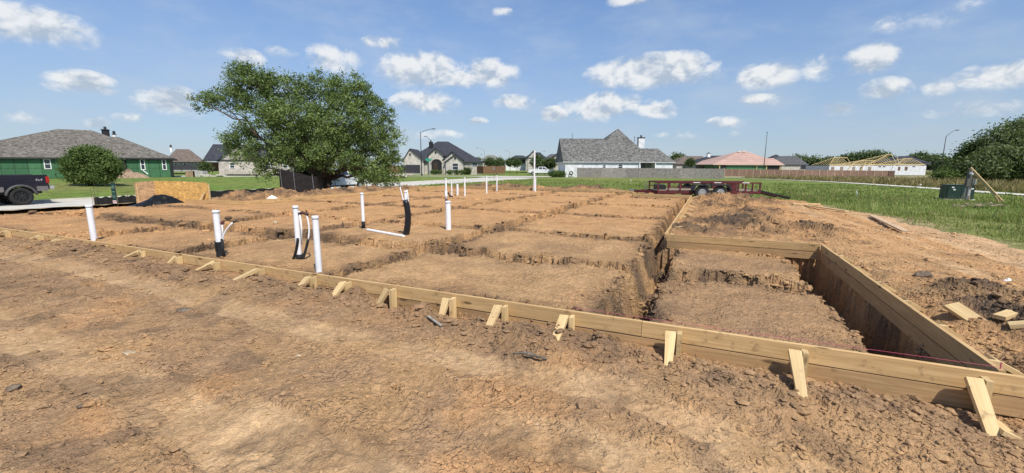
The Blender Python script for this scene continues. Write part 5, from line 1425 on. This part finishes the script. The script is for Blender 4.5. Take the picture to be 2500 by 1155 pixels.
def mound(name, label, c, rx, ry, hgt, mat, cat, seed):
    n = 30; vs = []
    for j in range(n):
        for i in range(n):
            u, v = i / (n - 1) * 2 - 1, j / (n - 1) * 2 - 1; k = max(0, 1 - (u * u + v * v)); k = k * (.75 + .5 * float(fbm(u * 3 + seed, v * 3, 1.0, 3, seed)))
            vs.append((u * rx, v * ry, hgt * k - .1))
    m = MB(); m.add(vs, [(j * n + i, j * n + i + 1, (j + 1) * n + i + 1, (j + 1) * n + i) for j in range(n - 1) for i in range(n - 1)]); o = m.build(name, mat); o.location = c; return tag(o, label, cat)
p = D(312, 427, 54); mound('dirt_heap', 'brown rubble heap at the wall of the green house', (p.x, p.y, gzf(p.x, p.y)), 2.6, 1.6, 1.0, pm('heap_soil', (.27, .19, .13), .95, .4, 1.5, .8, spec=.1), 'dirt heap', 14)
# brown roofed house behind it
h = House('brown_roof_house', 'house with a brown hip roof behind the green house', 100, 452, 412, yaw=R(34))
h.wall(408, 497, 396, 12, M_GREYWALL); h.roof(400, 499, 395, 364, 430, 462, 16, M_SH_BROWN); h.chimney(414, 421, 359, 372, 9, M_WHITEPAINT)
for a in (425, 447, 476): h.window(a, 398, a + 9, 408)
def wood_fence(label, pts, H, mat, board_w=.14, name='wood_fence', cat='fence', cap=True):
    """pickets shoulder to shoulder; pts = plan points with ground level"""
    root = thing(name, label, cat, pts[0]); off = root.location.copy(); g = random.Random(len(label))
    for a, b in zip(pts, pts[1:]):
        a, b = Vector(a), Vector(b); L = Vector((b.x - a.x, b.y - a.y, 0)).length; n = max(1, round(L / 2.4)); d = (b - a) / L; nr = Vector((d.y, -d.x, 0))
        if nr.y > 0: nr = -nr
        for i in range(n):
            p, q = a.lerp(b, i / n), a.lerp(b, (i + 1) / n); m = MB(); k = max(2, round((q - p).length / board_w))
            for j in range(k):
                c = p.lerp(q, (j + .5) / k); hh = H + g.uniform(-.015, .015); w = (q - p).length / k - .008
                M = Matrix.Rotation(math.atan2(d.y, d.x), 3, 'Z'); m.box(c + nr * g.uniform(0, .012) + Vector((0, 0, hh / 2)), (w, .02, hh), M)
            m.build('picket_panel', mat[i % len(mat)], root, off=off, kind='stuff')
            m = MB(); m.bar(p - nr * .05 + Vector((0, 0, -.3)), p - nr * .05 + Vector((0, 0, H + .04)), .09, .09); m.build('post', mat[0], root, off=off)
        m = MB(); m.bar(a - nr * .03 + Vector((0, 0, H * .8)), b - nr * .03 + Vector((0, 0, H * .8)), .05, .09); m.build('rail', mat[0], root, off=off)
M_GF = [pm('grey_picket_%d' % i, c, .85, .25, 3, rnd=.1) for i, c in enumerate([(.235, .215, .190), (.215, .195, .172), (.255, .230, .205)])]
M_BF = [pm('brown_picket_%d' % i, c, .8, .2, 3) for i, c in enumerate([(.200, .105, .055), (.185, .098, .052), (.215, .115, .062)])]
M_DF = [pm('dark_picket', (.05, .05, .055), .8, .2, 3)]
def gpt(px, py, Y): p = D(px, py, Y); return Vector((p.x, p.y, p.z))
wood_fence('dark board fence at the foot of the brown roofed house', [gpt(418, 415, 92), gpt(492, 415, 92)], 1.1, M_DF)
wood_fence('brown wood fence between the brown roofed house and the oak', [gpt(492, 418, 88), gpt(545, 418, 88)], 1.8, M_BF)
# stone house behind the oak
h = House('stone_house', 'pale stone house with steep dark roof half hidden by the oak', 86, 640, 419, yaw=R(14))
h.wall(532, 770, 392, 12, M_STONE); h.roof(495, 775, 391, 352, 520, 740, 16, M_SH_DARK)
h.gable(533, 620, 392, 578, 356, 7, M_STONE, M_SH_DARK); h.gable(640, 720, 392, 680, 360, 6, M_STONE, M_SH_DARK); h.gable(735, 800, 394, 765, 362, 7, M_TANBRICK, M_SH_DARK)
for a, b in ((560, 574), (648, 662), (690, 704)): h.window(a, 397, b, 411, dy=-.32)
h.door(742, 399, 792, 418, -.36, M_DOOR, 'garage_door', 4)
bxr = D(470, 420, 74); m = MB(); m.box((0, 0, .5), (1.6, 1.2, 1.1)); o = m.build('storage_crate', pm('crate_tan', (.35, .25, .16), .8, .3, 3), bevel=.02); o.location = (bxr.x, 74, gzf(bxr.x, 74)); tag(o, 'tan crate standing on the lawn left of the oak', 'crate')
bxr = D(489, 420, 74); m = MB(); m.box((0, 0, .5), (1.7, 1.2, 1.1)); o = m.build('storage_crate', pm('crate_grey', (.45, .44, .42), .8, .2, 3), bevel=.02); o.location = (bxr.x, 74, gzf(bxr.x, 74)); tag(o, 'pale grey crate standing right of the tan crate', 'crate')
p = D(525, 428, 66); m = MB(); g = random.Random(9)
for k in range(9): m.box((g.uniform(-1.9, 1.9), g.uniform(-.4, .4), .12 + .16 * (k % 2)), (.8, .5, .18))
o = m.build('paver_stack', pm('pale_paver', (.55, .52, .42), .8, .2, 3)); o.location = (p.x, 66, gzf(p.x, 66)); o['kind'] = 'stuff'; tag(o, 'low scatter of pale pavers on the lawn left of the oak')
# brick house with dark roof and arched entry
h = House('brick_house', 'pale brick house with dark hip roof, garage and arched entry', 104, 1075, 422)
h.wall(996, 1168, 396, 14, M_TANBRICK); h.roof(985, 1170, 395, 345.5, 1068, 1094, 20, M_SH_DARK)
h.gable(984, 1034, 392, 1001, 364, 9, M_TANBRICK, M_SH_DARK, dy=-1.2); h.gable(1046, 1082, 379, 1063, 363, 8, M_TANBRICK, M_SH_DARK, dy=-.9)
h.gable(1083, 1128, 389, 1104, 371, 8, M_TANBRICK, M_SH_DARK, dy=-.8); h.gable(1088, 1131, 395, 1111, 378, 6, M_TANBRICK, M_SH_DARK, dy=-1.4)
h.door(979, 402.5, 1026, 422, -1.28, M_DOOR, 'garage_door', 4)
h.window(1104, 398, 1119.5, 415, dy=-1.45); h.window(1152, 397, 1166, 406, dy=-.03)
for (a, b) in ((1001, 377), (1063.5, 372), (1111, 386)): h.door(a - 2, b - 2.5, a + 2, b + 3.0, {1001: -1.24, 1063.5: -.94, 1111: -1.44}[a], M_DKWIN, 'gable_vent')
a, b = h.X(1054, 422, -.95), h.X(1079, 422, -.95); cx = (a.x + b.x) / 2; w = (b.x - a.x) / 2; zt = h.X(1066, 398, -.95).z
m = MB(); m.prism([(cx - w, 0), (cx + w, 0)] + [(cx + w * math.cos(t), zt + .9 * math.sin(t)) for t in [math.pi * i / 10 for i in range(11)]], -.97, -.88); arch_o = m.build('entry_arch', M_DKWIN, h.root)
m = MB(); m.box((cx - w * .2, -.99, 1.2), (1.0, .06, 2.4)); m.build('front_door', pm('brown_door', (.05, .03, .02), .5), arch_o)
m = MB(); m.tube([(cx + w * math.cos(t) * 1.05, -1.0, zt + .97 * math.sin(t)) for t in [math.pi * i / 12 for i in range(13)]], .14, 6); m.build('arch_trim', M_STONE, arch_o)
h.chimney(1047, 1056, 348, 362, 6, M_DKWIN); h.vent(1050, 346, 6.5, .6)
BS = ((1060, 10), (1072, 8), (1098, 6), (1116, 7), (1128, 4))
for k, (px, w_) in enumerate(BS):
    b = D(px, 423, 101.5); b.z = gzf(b.x, b.y)
    tree('foundation_shrub', rank(BS, k) + ' from the left of the low shrubs before the brick house', b, px_lobes([(px, 420, w_, 3.2, 0)], 101.5, k), 1, .03, 50, 24, .22, .22, 160 + k, M_BUSHLEAF, 'shrub', 'shrubs at the brick house')
wood_fence('brown wood privacy fence right of the brick house', [gpt(1136, 421, 110), gpt(1180, 424.5, 101), gpt(1233, 424, 101)], 1.75, M_BF)
wood_fence('short brown fence left of the brick house garage', [gpt(945, 424, 112), gpt(977, 424, 112)], 1.9, M_BF)
# far houses between
h = House('olive_roof_house', 'far house with a low olive grey roof behind the brown fence', 150, 1200, 408); h.wall(1178, 1232, 395, 10, M_TANBRICK); h.roof(1170, 1240, 393, 379, 1190, 1204, 14, shingle_mat('olive_shingle', (.20, .20, .16)))
h = House('modern_house', 'far white house with flat black roofs', 140, 1270, 412); h.wall(1235, 1294, 398, 10, M_WHITEPAINT); h.roof(1230, 1296, 397, 391, 1240, 1290, 12, M_SH_DARK)
h.wall(1250, 1290, 385, 8, M_DOOR, dy=1, name='upper_wall'); h.roof(1247, 1292, 385.5, 379.5, 1258, 1276, 9, M_SH_DARK, dy=.5); h.window(1281, 400, 1290, 408); h.window(1273, 399, 1279, 402)
h = House('two_storey_house', 'far two storey brick house behind the tall vent pipe', 132, 1310, 412); h.wall(1284, 1330, 385, 10, M_TANBRICK); h.roof(1280, 1334, 385, 372, 1300, 1318, 12, M_SH_DARK); h.gable(1288, 1316, 384, 1303, 368, 6, M_TANBRICK, M_SH_DARK); h.window(1296, 386, 1304, 396, dy=-.32)
h = House('gabled_house', 'far house with grey gables left of the white house', 138, 1352, 412); h.wall(1332, 1375, 388, 10, M_STONE); h.roof(1328, 1379, 388, 376, 1345, 1362, 12, M_SH_MID); h.gable(1345, 1371, 388, 1364, 374, 6, M_STONE, M_SH_DARK)
# white brick house with mottled grey roof
h = House('white_brick_house', 'white brick house with big mottled grey roof behind a grey fence', 82, 1500, 433)
h.wall(1380, 1565, 393.5, 12, M_WBRICK); h.wall(1600, 1643, 394.5, 10, M_WBRICK, dy=.004, name='wing_wall'); h.wall(1560, 1605, 394, 8, M_GREYWALL, dy=2.5, name='porch_wall')
RY = 15.0
h.roof(1375, 1578, 395.0, 338.5, None, 1470, RY, M_SH_LGREY, fascia=M_WFASCIA, dy=-.28, th=.14); h.roof(1425, 1600, 395.1, 315, 1507.5, 1510, 22, M_SH_LGREY, fascia=M_WFASCIA, dy=-.30, th=.14)
h.roof(1500, 1650, 395.8, 362.5, 1545, 1606, 11.5, M_SH_LGREY, fascia=M_WFASCIA, dy=-.26, th=.14)
h.window(1471.5, 400.5, 1479, 411); h.window(1509, 400.5, 1520.5, 412); h.window(1565.5, 400, 1573, 412, dy=2.48, frame=M_BLKTRIM); h.chimney(1560, 1572.5, 336.5, 372, 7.5, M_WBRICK, dep=1.2)
for (a, b) in ((1397, 337), (1549, 343)): h.vent(a, b, 7 if a < 1500 else 9, .9)
for a in (1494, 1466, 1450): h.vent(a, 389, 1.2, .12, M_WHITEPAINT, .12)
for a in (1562, 1600.5): 
    h.post(a, 395, -.15, .16, M_WHITEPAINT, 'porch_post')
m = MB(); p = h.X(1394, 430, -.3); m.lathe([(.34, -.06), (.38, 0), (.34, .06), (.22, .05), (.22, -.05), (.34, -.06)], 'y', 16, (p.x, -.3, p.z + .55)); m.tube([(p.x + .3, -.2, p.z + .4), (p.x + .8, -.3, p.z + .3), (p.x + .9, -.3, p.z - .1)], .03, 5); m.build('hose_reel', M_BLKTRIM, h.root)
F0, F1 = D(1409, 434, 80.5), D(1765, 437.5, 77)
wood_fence('long weathered grey wood fence before the white house', [F0, D(1590, 435.6, 78.8), F1], 1.83, M_GF)
wood_fence('short return of the grey wood fence at its right end', [F1 + Vector((0.05, .1, 0)), D(1768, 431, 92)], 1.83, M_GF)
WS = ((1362, 9), (1372, 8), (1350, 6))
for k, (px, w_) in enumerate(WS):
    b = D(px, 431, 82); b.z = gzf(b.x, b.y)
    tree('corner_shrub', rank(WS, k) + ' from the left of the dark shrubs at the white house corner', b, px_lobes([(px, 425, w_, 6, 0)], 82, k), 1, .04, 60, 26, .2, .22, 180 + k, M_BUSHLEAF, 'shrub', 'shrubs at the white house corner')
# row of houses to the right
h = House('tan_roof_house', 'far house with brown grey roof right of the white house', 175, 1690, 412); h.wall(1652, 1730, 402, 10, M_TANBRICK); h.roof(1648, 1735, 401, 381, 1670, 1715, 16, M_SH_BROWN)
h = House('slate_roof_house', 'far house with dark slate roof left of the pink roofed house', 165, 1740, 413); h.wall(1698, 1800, 403, 10, M_GREYWALL); h.roof(1694, 1812, 402, 380, 1735, 1790, 18, M_SH_DARK); h.chimney(1728, 1734, 375, 390, 7, M_WHITEPAINT)
h = House('decked_house', 'house under construction with pink roof decking and green walls', 150, 1830, 416)
h.wall(1757, 1908, 403, 12, M_SHEATH[1]); deck = pm('pink_roof_decking', (.46, .24, .19), .8, .22, .9)
dk_m, N_, b_ = base_mat('pink_decking_rows'); t_ = N_.node('ShaderNodeTexCoord'); s_ = N_.node('ShaderNodeSeparateXYZ'); N_.put(s_.inputs[0], t_.outputs['Object'])
cb_ = N_.node('ShaderNodeCombineXYZ'); N_.put(cb_.inputs[0], N_.math('ADD', s_.outputs[0], N_.math('MULTIPLY', s_.outputs[1], .3))); N_.put(cb_.inputs[1], s_.outputs[2])
br_ = N_.node('ShaderNodeTexBrick'); N_.l.new(cb_.outputs[0], br_.inputs[0]); br_.inputs['Scale'].default_value = 1; br_.inputs['Brick Width'].default_value = 2.4; br_.inputs['Row Height'].default_value = .75; br_.inputs['Mortar Size'].default_value = .03
br_.inputs['Color1'].default_value = (.47, .30, .24, 1); br_.inputs['Color2'].default_value = (.38, .25, .20, 1); br_.inputs['Mortar'].default_value = (.25, .15, .12, 1); N_.put(b_.inputs['Base Color'], br_.outputs[0]); b_.inputs['Roughness'].default_value = .8
tan_f = pm('raw_fascia', (.55, .45, .32), .7, .1, 2)
h.roof(1741, 1914, 401.5, 369, 1806, 1822, 22, dk_m, fascia=tan_f); h.roof(1770, 1914.5, 401.8, 386, 1840, 1888, 13, dk_m, fascia=tan_f, dy=-.55); h.roof(1840, 1916, 402.0, 390, 1880, None, 10, dk_m, fascia=tan_f, dy=-.6)
for a, b in ((1760, 1772), (1872, 1902)): h.door(a, 403, b, 415, -.02, M_DKWIN, 'opening')
for a in (1848, 1872, 1905, 1757): 
    h.post(a, 403, -.1, .25, M_PINE2, 'wall_post')
for (a, b, c) in ((1800, 369.5, 1808), (1812, 369, 1822), (1824, 373, 1834), (1822, 379, 1832)):
    p, q = h.X(a, b, 9), h.X(c, b, 9); m = MB(); m.bar(p, q, .5, .12); m.build('felt_roll', M_WHITEPAINT, h.root)
h = House('white_grey_house', 'far white house with grey hip roof right of the pink decking', 180, 1935, 414); h.wall(1908, 1972, 403, 10, M_TANBRICK); h.roof(1880, 1975, 402, 381, 1905, 1945, 18, M_SH_MID); h.roof(1875, 1935, 402, 377.5, 1893, 1897, 14, M_SH_DARK, dy=6)
h.door(1956, 405, 1973, 413, -.05, M_DOOR, 'porch_opening')
h = House('black_roof_house', 'far house with black hip roof behind the framed house', 205, 2235, 412); h.wall(2195, 2262, 400, 12, M_GREYWALL); h.roof(2180, 2268, 396, 381, 2198, 2222, 16, M_SH_DARK); h.wall(2262, 2290, 408, 8, M_DOOR, name='porch'); h.roof(2255, 2294, 403, 396, 2262, 2275, 10, M_SH_DARK, dy=-1)
# framed house with open rafters
h = House('framed_house', 'house frame with open yellow rafters over white wrapped walls', 150, 2140, 419)
h.wall(2025, 2176, 405, 12, M_WRAP); h.wall(2176, 2262, 404.5, 12, M_WRAP, dy=-.02, name='wing_wall', drop=1.2)
for a, b in ((2030, 2036), (2052, 2058), (2082, 2087), (2100, 2105), (2120, 2126)): h.door(a, 407, b, 417, -.03, pm('stud_gap', (.30, .23, .18), .8, .3, 3), 'opening')
for a, b in ((2193, 2197), (2210, 2215)): h.door(a, 407, b, 416, -.05, pm('door_gap', (.16, .09, .06), .8, .3, 3), 'door_opening')
for a in (2145, 2156, 2228): h.door(a, 406, a + 6, 407.5, -.05, M_DKWIN, 'window_opening')
M_RAFT = pm('rafter_lumber', (.62, .47, .22), .7, .15, 3)
def rafters(pxl, pxr, py_e, py_r, r0, r1, depth, n, hipl=True, hipr=True, dy=0.0):
    y0 = dy; y1 = y0 + depth; ym = (y0 + y1) / 2; a, b = h.X(pxl, py_e, y0), h.X(pxr, py_e, y0); ra, rb_ = h.X(r0, py_r, ym), h.X(r1, py_r, ym); ze = a.z
    def one(p, q, name='rafter', w=.07, t=.16): m = MB(); m.bar(p, q, w, t); m.build(name, M_RAFT, h.root)
    one((ra.x, ym, ra.z), (rb_.x, ym, rb_.z), 'ridge_board'); one((a.x, y0, ze), (b.x, y0, ze), 'top_plate', .14, .3)
    for (ex, rx) in ((a.x, ra.x), (b.x, rb_.x)):
        for yy in (y0, y1): one((ex, yy, ze), (rx, ym, ra.z), 'hip_rafter')
    for i in range(n):
        x = a.x + (b.x - a.x) * (i + .5) / n
        if x < ra.x: f = (x - a.x) / max(.01, ra.x - a.x)
        elif x > rb_.x: f = (b.x - x) / max(.01, b.x - rb_.x)
        else: f = 1.0
        for yy in (y0, y1): one((x, yy, ze), (x, yy + (ym - yy) * f, ze + (ra.z - ze) * f))
rafters(2025, 2078, 403, 384.5, 2037, 2068, 9, 8); rafters(2078, 2135, 402.5, 392, 2100, 2135, 8, 8); rafters(2118, 2190, 402, 377, 2168, 2176, 12, 10, dy=.3); rafters(2190, 2258, 402, 387, 2208, 2226, 9, 9, dy=-.1)
for (p0, p1) in (((2068, 418), (2084, 398)), ((2100, 418), (2114, 396)), ((2194, 398), (2190, 384))):
    m = MB(); m.bar(h.X(p0[0], p0[1], -1.5), h.X(p1[0], p1[1], -.5), .12, .2); m.build('prop', M_RAFT, h.root)

# panel fence on the right
def panel_fence():
    a, b = D(1769, 427.2, 128), D(2172, 432.2, 118); H = 1.62
    root = thing('panel_fence', 'long tan and brown panel fence with pale posts across the right field', 'fence', a); off = root.location.copy()
    n = 22; M_P = [pm('fence_panel_%d' % i, c, .85, .18, 2) for i, c in enumerate([(.235, .145, .105), (.215, .132, .098), (.25, .158, .115)])]; M_Q = pm('fence_post_tan', (.42, .30, .19), .8, .1, 2)
    for i in range(n):
        p, q = a.lerp(b, i / n), a.lerp(b, (i + 1) / n); d = (q - p).normalized()
        m = MB(); m.bar(p + d * .12 + Vector((0, 0, H / 2 - .15)), q - d * .12 + Vector((0, 0, H / 2 - .15)), .06, H + .3); m.build('panel', M_P[(i * 7) % 3], root, off=off)
        m = MB(); m.bar(p + d * .1 + Vector((0, 0, H + .03)), q - d * .1 + Vector((0, 0, H + .03)), .10, .06); m.build('cap_rail', M_Q, root, off=off)
        m = MB(); m.bar(p + Vector((0, 0, -.4)), p + Vector((0, 0, H + .06)), .16, .16); m.build('post', M_Q, root, off=off)
    m = MB(); m.box(b + Vector((.4, .2, H / 2 - .1)), (1.6, .5, H + .3)); m.build('end_pier', pm('brown_pier', (.12, .07, .05), .85, .3, 3), root, off=off)
panel_fence()

# ------------------------------------------------------------------ poles, lamps, signs
def street_lamp(label, px, py_top, Y, arm_px, arm_py, pyb=None, r=.09, mat=None, arm_dy=0.0):
    t = D(px, py_top, Y); zb = gzf(t.x, Y); root = thing('street_lamp', label, 'street lamp', (t.x, Y, zb), 0, 'street lamps'); hgt = t.z - zb; mat = mat or M_DARKPOLE
    m = MB(); m.tube([(0, 0, -.3), (0, 0, hgt)], [r * 1.25, r * .75], 8); m.build('pole', mat, root, smooth=True)
    e = D(arm_px, arm_py, Y + arm_dy) - Vector((t.x, Y, zb)); m = MB(); m.tube(bez((0, 0, hgt - .05), (e.x * .55, e.y * .5, hgt + (e.z - hgt) * .85), (e.x, e.y, e.z)), r * .5, 6); arm = m.build('arm', mat, root, smooth=True)
    sx = 1 if e.x > 0 else -1; m = MB(); m.box((e.x + sx * .28, e.y, e.z + .02), (.75, .28, .13)); m.build('lamp_head', mat, root, bevel=.04)
    m = MB(); m.box((e.x + sx * .30, e.y, e.z - .055), (.5, .2, .03)); m.build('lens', M_PVCG, root)
    m = MB(); m.box((0, 0, .1), (.35, .35, .5)); m.build('pole_base', mat, root, bevel=.02)
street_lamp('dark street lamp with arm to the right left of the brick house', 1026.5, 323, 86, 1055, 315)
street_lamp('far street lamp right of the brick house with arm to the left', 1182.5, 366, 150, 1166, 361.5, mat=pm('grey_pole', (.22, .22, .22), .5))
street_lamp('faint far street lamp left of the modern house', 1245, 372, 190, 1236, 368, mat=MATS['grey_pole'])
street_lamp('street lamp whose arm shows over the chimney of the brick house', 1052, 346, 125, 1040, 333)
street_lamp('street lamp before the far trees at the grey hip roof', 1957, 378, 170, 1946, 375, mat=MATS['grey_pole'])
street_lamp('tall dark street lamp left of the right grove', 2310, 333, 100, 2334, 318)
street_lamp('far street lamp above the two storey house', 1317, 373, 170, 1328, 369.5, mat=MATS['grey_pole'])
t = D(1873, 324, 136); zb = gzf(t.x, 136); root = thing('flag_pole', 'slim bare dark pole behind the panel fence', 'pole', (t.x, 136, zb)); m = MB(); m.tube([(0, 0, -.3), (0, 0, t.z - zb)], [.13, .07], 8); m.build('pole', M_DARKPOLE, root, smooth=True)
m = MB(); m.lathe([(.001, t.z - zb + .3), (.12, t.z - zb + .2), (.14, t.z - zb + .1), (.10, t.z - zb), (.001, t.z - zb)], 'z', 10); m.build('finial', M_DARKPOLE, root)
t = D(1047, 387, 84); zb = gzf(t.x, 84); root = thing('street_sign', 'green street name sign on a thin pole before the brick house', 'sign', (t.x, 84, zb)); hh = t.z - zb
m = MB(); m.tube([(0, 0, -.2), (0, 0, hh)], .035, 6); m.build('pole', M_METAL, root); M_SG = pm('street_sign_green', (.03, .32, .20), .5, .1, 3)
m = MB(); m.box((-.05, 0, hh - .15), (1.2, .02, .28)); m.build('sign_blade', M_SG, root); m = MB(); m.box((.0, 0, hh - .45), (.7, .9, .22), Matrix.Rotation(.5, 3, 'Z')); m2 = MB(); m2.bar((-.4, -.3, hh - .42), (.4, .3, hh - .42), .02, .22); m2.build('sign_blade', M_SG, root)
t = D(1206, 408, 72); zb = gzf(t.x, 72); root = thing('sign_post', 'thin brown sign post at the street before the brown fence', 'post', (t.x, 72, zb)); m = MB(); m.bar((0, 0, -.2), (0, 0, t.z - zb), .08, .08); m.build('post', M_BARK, root); m = MB(); m.box((0, -.05, t.z - zb - .25), (.30, .02, .42)); m.build('plate', M_METAL, root)
t = D(1082, 412, 62); zb = gzf(t.x, 62); m = MB(); m.bar((0, 0, -.2), (0, 0, t.z - zb), .05, .05); o = m.build('marker_post', M_GREYWOOD); o.location = (t.x, 62, zb); tag(o, 'thin dark marker post at the street below the arched entry', 'post')
t = D(989, 428, 62); zb = gzf(t.x, 62); root = thing('yard_sign', 'small white yard sign on the grass before the garage', 'sign', (t.x, 62, zb)); m = MB(); m.box((0, 0, t.z - zb), (.42, .03, .42)); m.build('panel', M_WHITEPAINT, root)
for k in (-1, 1): m = MB(); m.bar((k * .15, 0, -.1), (k * .15, 0, t.z - zb), .02, .02); m.build('leg', M_METAL, root)
t = D(1215, 431, 44); 
for k, (px, Y) in enumerate(((2246, 40), (1540, 50))):
    q = D(px, 455 if k == 0 else 440, Y); m = MB(); m.tube([(0, 0, -.1), (0, 0, .30)], .03, 6); m.box((0, 0, .33), (.16, .12, .10)); o = m.build('survey_marker', M_KERB); o.location = (q.x, Y, gzf(q.x, Y)); tag(o, ['small capped marker beside the concrete path left of the transformer', 'small capped marker in the field before the grey fence'][k], 'marker')
